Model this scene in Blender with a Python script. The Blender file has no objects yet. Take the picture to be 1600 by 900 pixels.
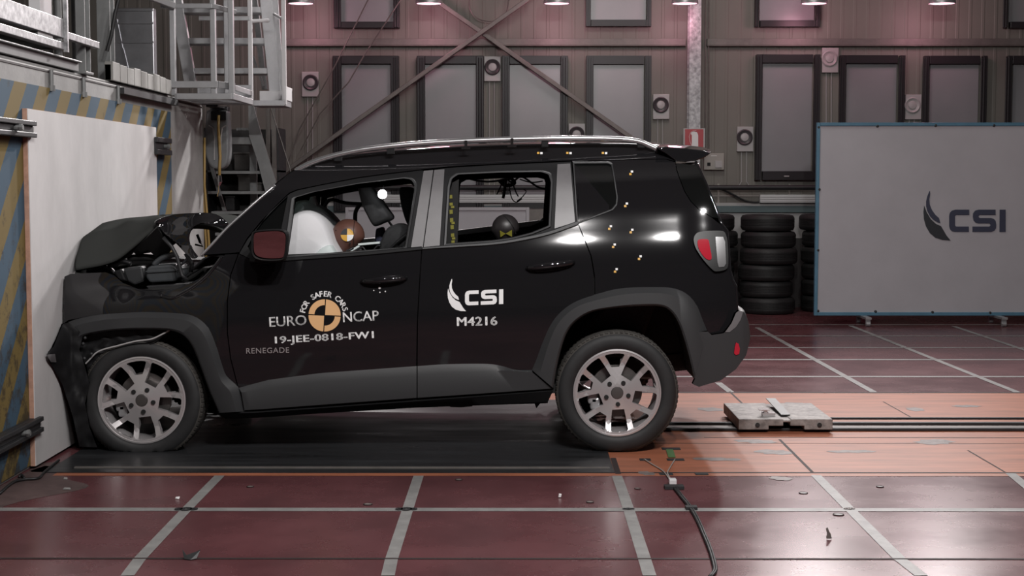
import bpy, bmesh, math, random
from mathutils import Vector, Matrix, geometry, noise
random.seed(7)
scene = bpy.context.scene
COL = scene.collection

# ------------------------------------------------------------------ camera
FPX = 2300.0
CAMZ = 1.5
PITCH = math.atan(168.0 / FPX)
YAW = 0.15 * math.pi / 180
cam_d = bpy.data.cameras.new('camera')
cam = bpy.data.objects.new('camera', cam_d)
COL.objects.link(cam)
cam_d.sensor_width = 36.0
cam_d.lens = 36.0 * FPX / 1600.0
cam_d.clip_end = 200
cam.location = (0, 0, CAMZ)
cam.rotation_euler = (math.pi / 2 - PITCH, 0, YAW)
scene.camera = cam

# ------------------------------------------------------------------ light and exposure
scene.view_settings.view_transform = 'Standard'
scene.view_settings.look = 'None'
scene.view_settings.gamma = 1
scene.view_settings.use_curve_mapping = False
scene.view_settings.exposure = 0.0
scene.cycles.max_bounces = 6
scene.cycles.use_denoising = True
scene.cycles.sample_clamp_indirect = 3.0
scene.cycles.caustics_reflective = False
scene.cycles.caustics_refractive = False
world = bpy.data.worlds.new('world')
scene.world = world
world.use_nodes = True
world.node_tree.nodes['Background'].inputs[0].default_value = (0.5, 0.48, 0.5, 1)
world.node_tree.nodes['Background'].inputs[1].default_value = 0.02

def area(name, loc, target, size, power, col=(1, 0.97, 0.955), shape='DISK', sy=None):
    l = bpy.data.lights.new(name, 'AREA')
    l.shape = shape
    l.size = size
    if sy: l.size_y = sy
    l.energy = power
    l.color = col
    o = bpy.data.objects.new(name, l)
    COL.objects.link(o)
    o.location = loc
    o.rotation_euler = (Vector(target) - Vector(loc)).to_track_quat('-Z', 'Y').to_euler()
    return o

# ceiling lamp banks of the hall (they hang above the frame), then an added wall fill
area('hall_lamp_and_fill', (1.1, 10.9, 4.9), (0.3, 9.9, 0), 0.9, 55)
area('hall_lamp_and_fill', (2.9, 10.4, 4.9), (2.6, 9.0, 0), 0.9, 60)
area('hall_lamp_and_fill', (0.45, 2.6, 4.7), (0.3, 8.0, 0.6), 0.22, 145)
area('hall_lamp_and_fill', (1.4, 2.6, 4.7), (1.0, 8.0, 0.6), 0.22, 135)
area('hall_lamp_and_fill', (-1.3, 3.2, 4.9), (-1.0, 8.0, 0.6), 0.22, 38)
area('hall_lamp_and_fill', (2.7, 3.4, 4.8), (1.8, 8.4, 0.6), 0.22, 60)
area('hall_lamp_and_fill', (1.5, 13.6, 5.6), (1.5, 17.2, 1.2), 1.2, 48, (1, 0.98, 0.92))  # fill light added only to brighten the far wall
# spots added for the hanging lamps' beams, raised above the frame, left to right: power and aim
ADDED_BEAMS = ((-1.3, 420, (-2.5, 9.0, 1.1), 34, 5.0), (-0.1, 420, (-2.5, 9.0, 1.1), 34, 5.0), (0.5, 50, (0.3, 8.5, 0), 70, 5.0), (1.9, 75, (1.3, 8.0, 0), 70, 5.0), (3.3, 95, (2.2, 7.5, 0), 70, 4.3), (4.7, 85, (3.0, 7.5, 0), 70, 4.3))
for _x, _p, _t, _a, _z in ADDED_BEAMS:
    _l = bpy.data.lights.new('added_beam', 'SPOT'); _l.energy = _p * 4; _l.color = (1.0, 0.95, 0.94); _l.spot_size = math.radians(_a); _l.spot_blend = 0.7; _l.shadow_soft_size = 0.12
    _o = bpy.data.objects.new('added_beam', _l); COL.objects.link(_o); _o.location = (_x, 16.0, _z)
    _o.rotation_euler = (Vector(_t) - _o.location).to_track_quat('-Z', 'Y').to_euler()

# ------------------------------------------------------------------ pixel -> place helpers
_R = cam.rotation_euler.to_matrix()
def ray(px, py):
    d = _R @ Vector(((px - 800.0) / FPX, (450.0 - py) / FPX, -1.0))
    return d
CAM = Vector((0, 0, CAMZ))
def atY(px, py, Y):
    d = ray(px, py); return CAM + d * (Y / d.y)
def atX(px, py, X):
    d = ray(px, py); return CAM + d * (X / d.x)
def atZ(px, py, Z):
    d = ray(px, py); return CAM + d * ((Z - CAMZ) / d.z)
def G(px, py): return atZ(px, py, 0.0)

# ------------------------------------------------------------------ materials
MATS = {}
def mat(name, col, rough=0.5, metal=0.0, var=0.0, scale=6.0, bump=0.0, bscale=60.0, coat=0.0, spec=0.5, stretch=None, rvar=0.0, detail=5):
    m = bpy.data.materials.new(name); m.use_nodes = True
    nt = m.node_tree; b = nt.nodes['Principled BSDF']
    c = (*col, 1)
    b.inputs['Base Color'].default_value = c
    b.inputs['Roughness'].default_value = rough
    b.inputs['Metallic'].default_value = metal
    b.inputs['Specular IOR Level'].default_value = spec
    b.inputs['Coat Weight'].default_value = coat
    b.inputs['Coat Roughness'].default_value = 0.05
    if var or bump or rvar:
        tc = nt.nodes.new('ShaderNodeTexCoord')
        vec = tc.outputs['Object']
        if stretch:
            mp = nt.nodes.new('ShaderNodeMapping'); mp.inputs['Scale'].default_value = stretch
            nt.links.new(vec, mp.inputs['Vector']); vec = mp.outputs['Vector']
    if var or rvar:
        n = nt.nodes.new('ShaderNodeTexNoise'); n.inputs['Scale'].default_value = scale
        n.inputs['Detail'].default_value = detail; n.inputs['Roughness'].default_value = 0.65
        nt.links.new(vec, n.inputs['Vector'])
    if var:
        r = nt.nodes.new('ShaderNodeValToRGB')
        r.color_ramp.elements[0].position = 0.3; r.color_ramp.elements[1].position = 0.7
        r.color_ramp.elements[0].color = tuple(max(0, x * (1 - var)) for x in col) + (1,)
        r.color_ramp.elements[1].color = tuple(min(1, x * (1 + var)) for x in col) + (1,)
        nt.links.new(n.outputs['Fac'], r.inputs['Fac']); nt.links.new(r.outputs['Color'], b.inputs['Base Color'])
    if rvar:
        mr = nt.nodes.new('ShaderNodeMapRange')
        mr.inputs['From Min'].default_value = 0.3; mr.inputs['From Max'].default_value = 0.7
        mr.inputs['To Min'].default_value = max(0.02, rough - rvar); mr.inputs['To Max'].default_value = min(1, rough + rvar)
        nt.links.new(n.outputs['Fac'], mr.inputs['Value']); nt.links.new(mr.outputs['Result'], b.inputs['Roughness'])
    if bump:
        n2 = nt.nodes.new('ShaderNodeTexNoise'); n2.inputs['Scale'].default_value = bscale; n2.inputs['Detail'].default_value = 3
        nt.links.new(vec, n2.inputs['Vector'])
        bp = nt.nodes.new('ShaderNodeBump'); bp.inputs['Strength'].default_value = bump; bp.inputs['Distance'].default_value = 0.01
        nt.links.new(n2.outputs['Fac'], bp.inputs['Height']); nt.links.new(bp.outputs['Normal'], b.inputs['Normal'])
    MATS[name] = m
    return m

def emit(name, col, s):
    m = bpy.data.materials.new(name); m.use_nodes = True
    b = m.node_tree.nodes['Principled BSDF']
    b.inputs['Base Color'].default_value = (*col, 1)
    b.inputs['Emission Color'].default_value = (*col, 1)
    b.inputs['Emission Strength'].default_value = s
    return m

def glass(name, col, rough=0.02):
    m = bpy.data.materials.new(name); m.use_nodes = True
    nt = m.node_tree
    for n in list(nt.nodes): nt.nodes.remove(n)
    out = nt.nodes.new('ShaderNodeOutputMaterial'); mix = nt.nodes.new('ShaderNodeMixShader')
    tr = nt.nodes.new('ShaderNodeBsdfTransparent'); gl = nt.nodes.new('ShaderNodeBsdfGlossy'); fr = nt.nodes.new('ShaderNodeFresnel')
    tr.inputs['Color'].default_value = (*col, 1); gl.inputs['Roughness'].default_value = rough; fr.inputs['IOR'].default_value = 1.5
    nt.links.new(fr.outputs[0], mix.inputs[0]); nt.links.new(tr.outputs[0], mix.inputs[1]); nt.links.new(gl.outputs[0], mix.inputs[2])
    nt.links.new(mix.outputs[0], out.inputs[0])
    return m

def stripe_mat(name):
    m = mat(name, (0.2, 0.2, 0.2), 0.75, spec=0.15)
    nt = m.node_tree; b = nt.nodes['Principled BSDF']
    tc = nt.nodes.new('ShaderNodeTexCoord'); sep = nt.nodes.new('ShaderNodeSeparateXYZ')
    nt.links.new(tc.outputs['Object'], sep.inputs[0])
    nz = nt.nodes.new('ShaderNodeTexNoise'); nz.inputs['Scale'].default_value = 9; nz.inputs['Detail'].default_value = 6; nz.inputs['Roughness'].default_value = 0.75
    nt.links.new(tc.outputs['Object'], nz.inputs['Vector'])
    def mth(op, a, bb=None):
        n = nt.nodes.new('ShaderNodeMath'); n.operation = op
        for i, v in enumerate((a, bb)):
            if v is None: continue
            if isinstance(v, (int, float)): n.inputs[i].default_value = v
            else: nt.links.new(v, n.inputs[i])
        return n.outputs[0]
    s = mth('SUBTRACT', sep.outputs['Y'], mth('MULTIPLY', sep.outputs['Z'], 0.95))
    s = mth('ADD', s, mth('MULTIPLY', nz.outputs['Fac'], 0.03))
    fr = mth('FRACT', mth('MULTIPLY', s, 1 / 0.385))
    k = mth('GREATER_THAN', fr, 0.5)
    mix = nt.nodes.new('ShaderNodeMix'); mix.data_type = 'RGBA'
    mix.inputs['A'].default_value = (0.058, 0.10, 0.145, 1); mix.inputs['B'].default_value = (0.185, 0.135, 0.05, 1)
    nt.links.new(k, mix.inputs['Factor'])
    # worn paint towards the ground
    wear = mth('SUBTRACT', nz.outputs['Fac'], mth('ADD', mth('MULTIPLY', sep.outputs['Z'], 0.09), 0.44))
    wear = mth('MULTIPLY', wear, 9.0); 
    wn = nt.nodes.new('ShaderNodeClamp'); nt.links.new(wear, wn.inputs[0])
    mix2 = nt.nodes.new('ShaderNodeMix'); mix2.data_type = 'RGBA'
    nt.links.new(mth('MULTIPLY', wn.outputs[0], 0.8), mix2.inputs['Factor'])
    nt.links.new(mix.outputs['Result'], mix2.inputs['A']); mix2.inputs['B'].default_value = (0.05, 0.04, 0.03, 1)
    nt.links.new(mix2.outputs['Result'], b.inputs['Base Color'])
    return m

def rib_wall_mat(name, col):
    m = mat(name, col, 0.55, var=0.06, scale=1.2)
    nt = m.node_tree; b = nt.nodes['Principled BSDF']
    tc = nt.nodes.new('ShaderNodeTexCoord'); w = nt.nodes.new('ShaderNodeTexWave')
    w.bands_direction = 'X'; w.inputs['Scale'].default_value = 2.1; w.wave_profile = 'SIN'
    nt.links.new(tc.outputs['Object'], w.inputs['Vector'])
    r = nt.nodes.new('ShaderNodeValToRGB'); r.color_ramp.elements[0].position = 0.80; r.color_ramp.elements[1].position = 0.93
    nt.links.new(w.outputs['Fac'], r.inputs['Fac'])
    bp = nt.nodes.new('ShaderNodeBump'); bp.inputs['Strength'].default_value = 0.3; bp.inputs['Distance'].default_value = 0.03
    nt.links.new(r.outputs['Color'], bp.inputs['Height']); nt.links.new(bp.outputs['Normal'], b.inputs['Normal'])
    return m

M = {}
M['red_floor'] = mat('red epoxy floor', (0.122, 0.044, 0.049), 0.27, spec=0.45, var=0.28, scale=1.6, bump=0.02, bscale=18, rvar=0.05, detail=8)
M['dusty_floor'] = mat('dusty red floor', (0.095, 0.062, 0.060), 0.6, var=0.45, scale=5, detail=9)
M['lane'] = mat('orange lane paint', (0.37, 0.128, 0.068), 0.48, var=0.32, scale=3.5, stretch=(0.5, 3.0, 1), detail=9)
M['lane_scuff'] = mat('grey scuff', (0.20, 0.17, 0.16), 0.5, var=0.4, scale=14)
M['tape'] = mat('pale floor tape', (0.25, 0.245, 0.24), 0.45, var=0.25, scale=9, detail=8)
M['seam'] = mat('floor joint', (0.03, 0.02, 0.02), 0.7)
M['mat_black'] = mat('black landing mat', (0.022, 0.023, 0.025), 0.36, var=0.5, scale=2.0, stretch=(0.5, 3, 1), rvar=0.12, detail=8)
M['concrete'] = mat('grey concrete', (0.30, 0.295, 0.29), 0.75, var=0.16, scale=4, bump=0.15, bscale=30)
M['stripes'] = stripe_mat('blue and yellow hazard paint')
M['board'] = mat('whitewashed board', (0.60, 0.585, 0.585), 0.6, spec=0.25, var=0.10, scale=3.0, stretch=(1, 1, 0.6))
M['wood_edge'] = mat('plywood edge', (0.45, 0.26, 0.19), 0.7, var=0.2, scale=20)
M['dark_steel'] = mat('dark steel', (0.022, 0.022, 0.024), 0.5, metal=0.0, var=0.3, scale=12)
M['grey_steel'] = mat('grey painted steel', (0.21, 0.215, 0.215), 0.5, metal=0.25, var=0.12, scale=8)
M['galv'] = mat('galvanised steel', (0.36, 0.36, 0.37), 0.5, metal=0.6, var=0.45, scale=22, detail=3)
M['galv_sheet'] = mat('galvanised sheet', (0.40, 0.40, 0.42), 0.3, metal=0.85, var=0.2, scale=5)
M['alu'] = mat('aluminium', (0.44, 0.44, 0.45), 0.4, metal=0.6, var=0.08, scale=10)
M['beige_block'] = mat('beige ribbed plate', (0.27, 0.265, 0.25), 0.7, var=0.1, scale=10)
M['wall'] = rib_wall_mat('grey hall cladding', (0.185, 0.175, 0.155))
M['hall_grey'] = mat('grey hall lining', (0.26, 0.25, 0.25), 0.8, var=0.15, scale=0.6)
M['hall_dark'] = mat('dark hall lining', (0.045, 0.043, 0.043), 0.8, var=0.2, scale=1)
M['win_frame'] = mat('dark window frame', (0.026, 0.023, 0.026), 0.35, spec=0.3)
M['win_pane'] = mat('grey blinded pane', (0.26, 0.262, 0.275), 0.3, var=0.06, scale=1.5)
M['brace'] = mat('brown grey brace steel', (0.17, 0.155, 0.145), 0.5, metal=0.3, var=0.15, scale=10)
M['plate'] = mat('pale grey plastic', (0.42, 0.41, 0.41), 0.4)
M['plate_ring'] = mat('dark round cone', (0.06, 0.055, 0.06), 0.4)
M['beige'] = mat('beige plastic', (0.36, 0.34, 0.31), 0.5)
M['sign_red'] = mat('red sign', (0.42, 0.05, 0.06), 0.4)
M['white'] = mat('white vinyl', (0.80, 0.79, 0.79), 0.5)
M['white_metal'] = mat('white enamel', (0.66, 0.65, 0.66), 0.35)
M['canvas'] = mat('white canvas', (0.46, 0.445, 0.475), 0.7, var=0.05, scale=2)
M['blue_frame'] = mat('blue painted tube', (0.095, 0.215, 0.31), 0.4, var=0.1, scale=8)
M['logo_navy'] = mat('navy print', (0.045, 0.05, 0.085), 0.5)
M['logo_dark'] = mat('charcoal print', (0.03, 0.033, 0.04), 0.5)
M['rubber'] = mat('black rubber', (0.017, 0.017, 0.018), 0.62, var=0.25, scale=10)
M['tread'] = mat('dusty tread rubber', (0.06, 0.055, 0.05), 0.8, var=0.3, scale=30)
M['old_tyre'] = mat('stored tyre rubber', (0.014, 0.014, 0.0145), 0.6, var=0.3, scale=10)
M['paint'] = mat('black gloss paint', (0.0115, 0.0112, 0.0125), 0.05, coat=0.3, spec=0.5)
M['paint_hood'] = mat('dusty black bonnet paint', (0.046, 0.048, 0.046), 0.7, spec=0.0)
M['inner'] = mat('black underseal', (0.006, 0.006, 0.006), 0.7)
M['trim'] = mat('dark grey grained plastic', (0.032, 0.033, 0.035), 0.5, bump=0.08, bscale=400)
M['lamp_housing'] = mat('dark lamp housing', (0.014, 0.0145, 0.015), 0.4)
M['trim_black'] = mat('black window trim', (0.012, 0.012, 0.013), 0.6, spec=0.2)
M['pillar_grey'] = mat('grey satin pillar film', (0.15, 0.145, 0.15), 0.38, var=0.06, scale=20)
M['silver'] = mat('silver roof rail', (0.48, 0.48, 0.49), 0.25, metal=0.8)
M['alloy'] = mat('silver alloy', (0.64, 0.61, 0.615), 0.26, metal=0.6)
M['chrome'] = mat('chrome', (0.7, 0.7, 0.7), 0.08, metal=1.0)
M['disc'] = mat('brake steel', (0.16, 0.15, 0.145), 0.4, metal=0.8)
M['red_lens'] = mat('red lamp lens', (0.50, 0.02, 0.04), 0.12, coat=1)
M['dark_glass'] = mat('tinted glass', (0.006, 0.007, 0.007), 0.04, coat=1.0)
M['side_glass'] = glass('clear side glass', (0.78, 0.85, 0.83))
M['screen_glass'] = glass('screen glass', (0.55, 0.62, 0.60), 0.05)
M['mirror'] = mat('mirror', (0.52, 0.46, 0.44), 0.02, metal=1.0)
M['sticker_orange'] = mat('orange sticker', (0.84, 0.50, 0.24), 0.5)
M['sticker_white'] = mat('white sticker', (0.95, 0.95, 0.95), 0.5)
M['fabric'] = mat('black seat fabric', (0.03, 0.031, 0.033), 0.85, var=0.2, scale=40)
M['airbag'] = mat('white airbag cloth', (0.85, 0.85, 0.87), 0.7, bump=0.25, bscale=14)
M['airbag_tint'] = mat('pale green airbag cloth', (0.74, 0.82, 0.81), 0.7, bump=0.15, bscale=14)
M['dummy_skin'] = mat('brown vinyl skin', (0.135, 0.062, 0.047), 0.42)
M['dummy_dark'] = mat('dark vinyl skin', (0.030, 0.026, 0.027), 0.4)
M['cloth_grey'] = mat('grey cloth', (0.06, 0.06, 0.065), 0.9)
M['yellow'] = mat('yellow mark', (0.62, 0.42, 0.06), 0.5)
M['amber'] = mat('amber mark', (0.75, 0.42, 0.07), 0.5)
M['olive'] = mat('olive yellow mark', (0.25, 0.23, 0.03), 0.6)
M['hose_yellow'] = mat('yellow hose', (0.34, 0.22, 0.07), 0.5)
M['reel_grey'] = mat('grey reel casing', (0.17, 0.175, 0.18), 0.4)
M['cable'] = mat('black cable', (0.012, 0.012, 0.013), 0.5)
M['cable_pale'] = mat('pale wire', (0.34, 0.31, 0.29), 0.5)
M['green_tape'] = mat('green tape', (0.08, 0.17, 0.06), 0.6)
M['black_tape'] = mat('black tape', (0.02, 0.02, 0.022), 0.6)
M['battery'] = mat('grey engine cover', (0.055, 0.06, 0.065), 0.4)
M['trolley'] = mat('scuffed grey steel block', (0.27, 0.25, 0.24), 0.55, metal=0.2, var=0.5, scale=18, detail=8)
M['clutter'] = mat('dim stored goods', (0.10, 0.095, 0.09), 0.7, var=0.3, scale=6)
M['bluegrey'] = mat('blue grey worktop edge', (0.10, 0.14, 0.15), 0.5)

# ------------------------------------------------------------------ mesh helpers
def link(name, me, parent=None):
    o = bpy.data.objects.new(name, me); COL.objects.link(o)
    if parent is not None: o.parent = parent
    return o
def done(name, bm, m, parent=None, smooth=False, bevel=0.0, recalc=True, seg=2):
    if recalc: bmesh.ops.recalc_face_normals(bm, faces=bm.faces)
    me = bpy.data.meshes.new(name); bm.to_mesh(me); bm.free()
    for mm in (m if isinstance(m, (list, tuple)) else [m]): me.materials.append(M[mm] if isinstance(mm, str) else mm)
    o = link(name, me, parent)
    if smooth:
        for p in me.polygons: p.use_smooth = True
        if smooth == 'auto': me.set_sharp_from_angle(angle=math.radians(38))
    if bevel:
        md = o.modifiers.new('bevel', 'BEVEL'); md.width = bevel; md.segments = seg; md.limit_method = 'ANGLE'; md.angle_limit = math.radians(40)
    return o
def tag(o, label, cat, group=None, kind=None):
    o['label'] = label; o['category'] = cat
    if group: o['group'] = group
    if kind: o['kind'] = kind
    return o
def struct(o):
    o['kind'] = 'structure'; return o
def empty(name, loc, label, cat, group=None):
    o = bpy.data.objects.new(name, None); COL.objects.link(o); o.location = loc
    o.empty_display_size = 0.1
    tag(o, label, cat, group)
    bpy.context.view_layer.update()
    return o
def fix_parent(root):
    # parts are built in world coordinates; keep them there under a placed root
    inv = Matrix.Translation(-Vector(root.location))
    for c in root.children:
        c.matrix_parent_inverse = inv
def copy_tree(o, parent=None):
    c = o.copy(); COL.objects.link(c)
    if parent is not None: c.parent = parent
    for ch in list(o.children): copy_tree(ch, c)
    return c
def box(bm, x0, x1, y0, y1, z0, z1, mi=0):
    v = [bm.verts.new((x, y, z)) for x in (x0, x1) for y in (y0, y1) for z in (z0, z1)]
    for f in ((0, 1, 3, 2), (4, 6, 7, 5), (0, 4, 5, 1), (2, 3, 7, 6), (0, 2, 6, 4), (1, 5, 7, 3)):
        fc = bm.faces.new([v[i] for i in f]); fc.material_index = mi
def bar(bm, p, q, w, h, up=(0, 0, 1), mi=0):
    p = Vector(p); q = Vector(q); d = (q - p).normalized(); up = Vector(up)
    s = d.cross(up)
    if s.length < 1e-4: s = d.cross(Vector((0, 1, 0)))
    s.normalize(); u = s.cross(d)
    vs = []
    for c in (p, q):
        for a, b in ((-1, -1), (1, -1), (1, 1), (-1, 1)): vs.append(bm.verts.new(c + s * (a * w / 2) + u * (b * h / 2)))
    fs = [(3, 2, 1, 0), (4, 5, 6, 7)] + [(i, (i + 1) % 4, 4 + (i + 1) % 4, 4 + i) for i in range(4)]
    for f in fs: bm.faces.new([vs[i] for i in f]).material_index = mi
def tube(bm, pts, r, n=8, mi=0, caps=True):
    pts = [Vector(p) for p in pts]; rings = []; prev = None
    for i, p in enumerate(pts):
        d = (pts[min(i + 1, len(pts) - 1)] - pts[max(i - 1, 0)]).normalized()
        if prev is None:
            a = Vector((0, 0, 1)) if abs(d.z) < 0.9 else Vector((1, 0, 0))
            s = d.cross(a).normalized()
        else:
            s = (prev - d * prev.dot(d)).normalized()
        prev = s; u = d.cross(s)
        rr = r[i] if isinstance(r, (list, tuple)) else r
        rings.append([bm.verts.new(p + (s * math.cos(2 * math.pi * k / n) + u * math.sin(2 * math.pi * k / n)) * rr) for k in range(n)])
    for a, b in zip(rings, rings[1:]):
        for k in range(n): bm.faces.new((a[k], a[(k + 1) % n], b[(k + 1) % n], b[k])).material_index = mi
    if caps:
        bm.faces.new(rings[0][::-1]).material_index = mi; bm.faces.new(rings[-1]).material_index = mi
def lathe(bm, prof, mtx, n=48, closed=False, mi=0):
    # prof: (radius, height) pairs turned round local Z
    rings = []
    for r, h in prof:
        if r < 1e-6: rings.append([bm.verts.new(mtx @ Vector((0, 0, h)))])
        else: rings.append([bm.verts.new(mtx @ Vector((r * math.cos(2 * math.pi * k / n), r * math.sin(2 * math.pi * k / n), h))) for k in range(n)])
    prs = list(zip(rings, rings[1:])) + ([(rings[-1], rings[0])] if closed else [])
    for a, b in prs:
        for k in range(n):
            k2 = (k + 1) % n
            vs = [a[k % len(a)], a[k2 % len(a)], b[k2 % len(b)], b[k % len(b)]]
            vs = list(dict.fromkeys(vs))
            if len(vs) > 2: bm.faces.new(vs).material_index = mi
def loft(bm, rows, mi=0, closed=False):
    R = [[bm.verts.new(p) for p in r] for r in rows]
    for a, b in zip(R, R[1:]):
        n = len(a)
        for k in range(n if closed else n - 1):
            bm.faces.new((a[k], a[(k + 1) % n], b[(k + 1) % n], b[k])).material_index = mi
    return R
def prism(bm, poly, d, mi=0):
    d = Vector(d)
    a = [bm.verts.new(p) for p in poly]; b = [bm.verts.new(Vector(p) + d) for p in poly]
    bm.faces.new(a[::-1]).material_index = mi; bm.faces.new(b).material_index = mi
    for k in range(len(a)):
        bm.faces.new((a[k], a[(k + 1) % len(a)], b[(k + 1) % len(a)], b[k])).material_index = mi
def ellipsoid(bm, c, r, nu=24, nv=16, fn=None, rot=None):
    c = Vector(c); rows = []
    for j in range(nv + 1):
        t = math.pi * j / nv; row = []
        for k in range(nu):
            a = 2 * math.pi * k / nu
            p = Vector((math.sin(t) * math.cos(a) * r[0], math.sin(t) * math.sin(a) * r[1], math.cos(t) * r[2]))
            if fn: p = fn(p)
            if rot is not None: p = rot @ p
            row.append(c + p)
        rows.append(row)
    loft(bm, rows, closed=True)
    bmesh.ops.remove_doubles(bm, verts=bm.verts, dist=1e-5)
def rings_loft(bm, rings):
    loft(bm, rings, closed=True)
def catmull(pts, n=6, closed=False):
    P = [Vector((p[0], p[1], p[2] if len(p) > 2 else 0)) for p in pts]; out = []
    N = len(P); rng = range(N if closed else N - 1)
    for i in rng:
        if closed: a, b, c, d = P[(i - 1) % N], P[i], P[(i + 1) % N], P[(i + 2) % N]
        else: a, b, c, d = P[max(i - 1, 0)], P[i], P[i + 1], P[min(i + 2, N - 1)]
        for k in range(n):
            t = k / n
            out.append(0.5 * ((2 * b) + (c - a) * t + (2 * a - 5 * b + 4 * c - d) * t * t + (3 * b - a - 3 * c + d) * t ** 3))
    if not closed: out.append(P[-1])
    return out
def resample(pts, n):
    P = [Vector((p[0], p[1], p[2] if len(p) > 2 else 0)) for p in pts]
    L = [0]
    for a, b in zip(P, P[1:]): L.append(L[-1] + (b - a).length)
    out = []; j = 0
    for i in range(n):
        s = L[-1] * i / (n - 1)
        while j < len(P) - 2 and L[j + 1] < s: j += 1
        t = (s - L[j]) / max(1e-9, L[j + 1] - L[j]); out.append(P[j].lerp(P[j + 1], max(0, min(1, t))))
    return out
def text_mesh(body, bold=0.0, space=1.0):
    c = bpy.data.curves.new('lettering', 'FONT'); c.body = body; c.offset = bold; c.space_character = space; c.resolution_u = 4
    o = bpy.data.objects.new('lettering', c); COL.objects.link(o)
    dg = bpy.context.evaluated_depsgraph_get(); dg.update()
    me = bpy.data.meshes.new_from_object(o.evaluated_get(dg))
    bpy.data.objects.remove(o); bpy.data.curves.remove(c)
    vs = [v.co.copy() for v in me.vertices]; fs = [list(p.vertices) for p in me.polygons]
    bpy.data.meshes.remove(me)
    x0 = min(v.x for v in vs); x1 = max(v.x for v in vs); y0 = min(v.y for v in vs); y1 = max(v.y for v in vs)
    return vs, fs, (x0, x1, y0, y1)
def put_text(bm, body, mapper, bold=0.0, space=1.0, mi=0):
    # mapper(u, v): u,v in 0..1 over the lettering's bounding box; bold letters are drawn with a wider pen
    vs, fs, (x0, x1, y0, y1) = text_mesh(body, 0.0, space)
    for dx, dy in (((0, 0),) if not bold else ((-bold, 0), (bold, 0), (0, bold * 0.6), (0, -bold * 0.6), (0, 0))):
        nv = [bm.verts.new(mapper((v.x + dx - x0) / (x1 - x0), (v.y + dy - y0) / (y1 - y0))) for v in vs]
        for f in fs:
            try: bm.faces.new([nv[i] for i in f]).material_index = mi
            except ValueError: pass
def fill_poly(bm, loops, fn, mi=0):
    # tessellate a 2-D outline with holes, mapped by fn(px, py)
    P = [[Vector((p[0], p[1], 0)) for p in l] for l in loops]
    tris = geometry.tessellate_polygon(P); flat = [p for l in P for p in l]
    V = [bm.verts.new(fn(p.x, p.y)) for p in flat]
    for t in tris:
        try: bm.faces.new([V[i] for i in t]).material_index = mi
        except ValueError: pass
# outline of the swoosh + letters emblem in a unit frame (x right, y down, letters 0..1 tall)
EMB = dict(
  top=[(-0.87,-0.84),(-0.90,-0.83),(-0.99,-0.62),(-1.05,-0.38),(-1.05,-0.15),(-0.99,0.08),(-0.87,0.30),(-0.70,0.47),(-0.50,0.58),(-0.40,0.60),(-0.46,0.38),(-0.62,0.24),(-0.78,0.02),(-0.88,-0.22),(-0.90,-0.48),(-0.86,-0.70)],
  bot=[(-1.14,-0.19),(-1.17,0.10),(-1.15,0.42),(-1.06,0.74),(-0.88,1.05),(-0.62,1.26),(-0.30,1.36),(0.07,1.39),(-0.12,1.16),(-0.26,0.92),(-0.37,0.74),(-0.60,0.64),(-0.83,0.43),(-1.02,0.12)],
  C=[(0.92,0.0),(0.28,0.0),(0.12,0.05),(0.03,0.15),(0.0,0.28),(0.0,0.74),(0.04,0.88),(0.13,0.97),(0.26,1.0),(0.90,1.0),(0.90,0.76),(0.32,0.76),(0.27,0.71),(0.27,0.30),(0.32,0.24),(0.92,0.24)],
  S=[(2.12,0.0),(1.34,0.0),(1.18,0.05),(1.09,0.17),(1.08,0.32),(1.11,0.48),(1.20,0.58),(1.33,0.62),(1.83,0.62),(1.88,0.66),(1.88,0.72),(1.83,0.76),(1.06,0.76),(1.06,1.0),(1.92,1.0),(2.06,0.95),(2.14,0.83),(2.15,0.68),(2.12,0.50),(2.03,0.41),(1.90,0.38),(1.40,0.38),(1.35,0.34),(1.35,0.28),(1.40,0.24),(2.12,0.24)],
  I=[(2.30,0.0),(2.58,0.0),(2.58,1.0),(2.29,1.0)])
def emblem(bm, fn, mi_letters=0, mi_bot=0, skip=()):
    for k, poly in EMB.items():
        if k in skip: continue
        fill_poly(bm, [poly], fn, mi_bot if k == 'bot' else mi_letters)
# ================================================================== the hall
YW = 17.4                              # far wall
bm = bmesh.new()
def quad(pts, mi):
    vs = [bm.verts.new(p) for p in pts]; bm.faces.new(vs).material_index = mi
quad([(-9, -7, 0), (11, -7, 0), (11, YW, 0), (-9, YW, 0)], 0)
YN, YF = G(800, 744).y, G(1365, 614.5).y
XM = G(962, 744).x                      # end of the black mat
def rect(x0, x1, y0, y1, z, mi): quad([(x0, y0, z), (x1, y0, z), (x1, y1, z), (x0, y1, z)], mi)
rect(-2.36, 11, YN, YF, 0.0012, 1)
# pale tape grid, as laid
H1 = G(806, 796.5).y
tw = 0.07
rect(-2.66, 11, H1 - tw * 0.5, H1 + tw * 0.45, 0.0016, 2)
for y in (588.6, 562.0, 543.3, 525.0, 507.5):
    Y = G(1300, y).y; rect(-9, 11, Y - 0.032, Y + 0.032, 0.0014, 2)
def strip(p, q, w, mi, z=0.002):
    p = G(*p); q = G(*q); d = (q - p); s = Vector((d.y, -d.x, 0)).normalized() * w / 2; up = Vector((0, 0, z))
    quad([p - s + up, p + s + up, q + s + up, q - s + up], mi)
EXT = [((343.2, 743.6), (291, 796.8), (218, 874), (199, 900)), ((654, 744), (636.8, 796.8), (611.5, 875), (606, 900)),
       ((964, 744), (982.4, 796.5), (1007, 873.5), (1015, 900)), ((1274.8, 743), (1327.2, 795.6), (1405, 873), (1440, 900)), ((1579, 740), (1640, 790), (1680, 830))]
for pts in EXT:
    for a, b in zip(pts, pts[1:]): strip(a, b, 0.052, 2)
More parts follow.
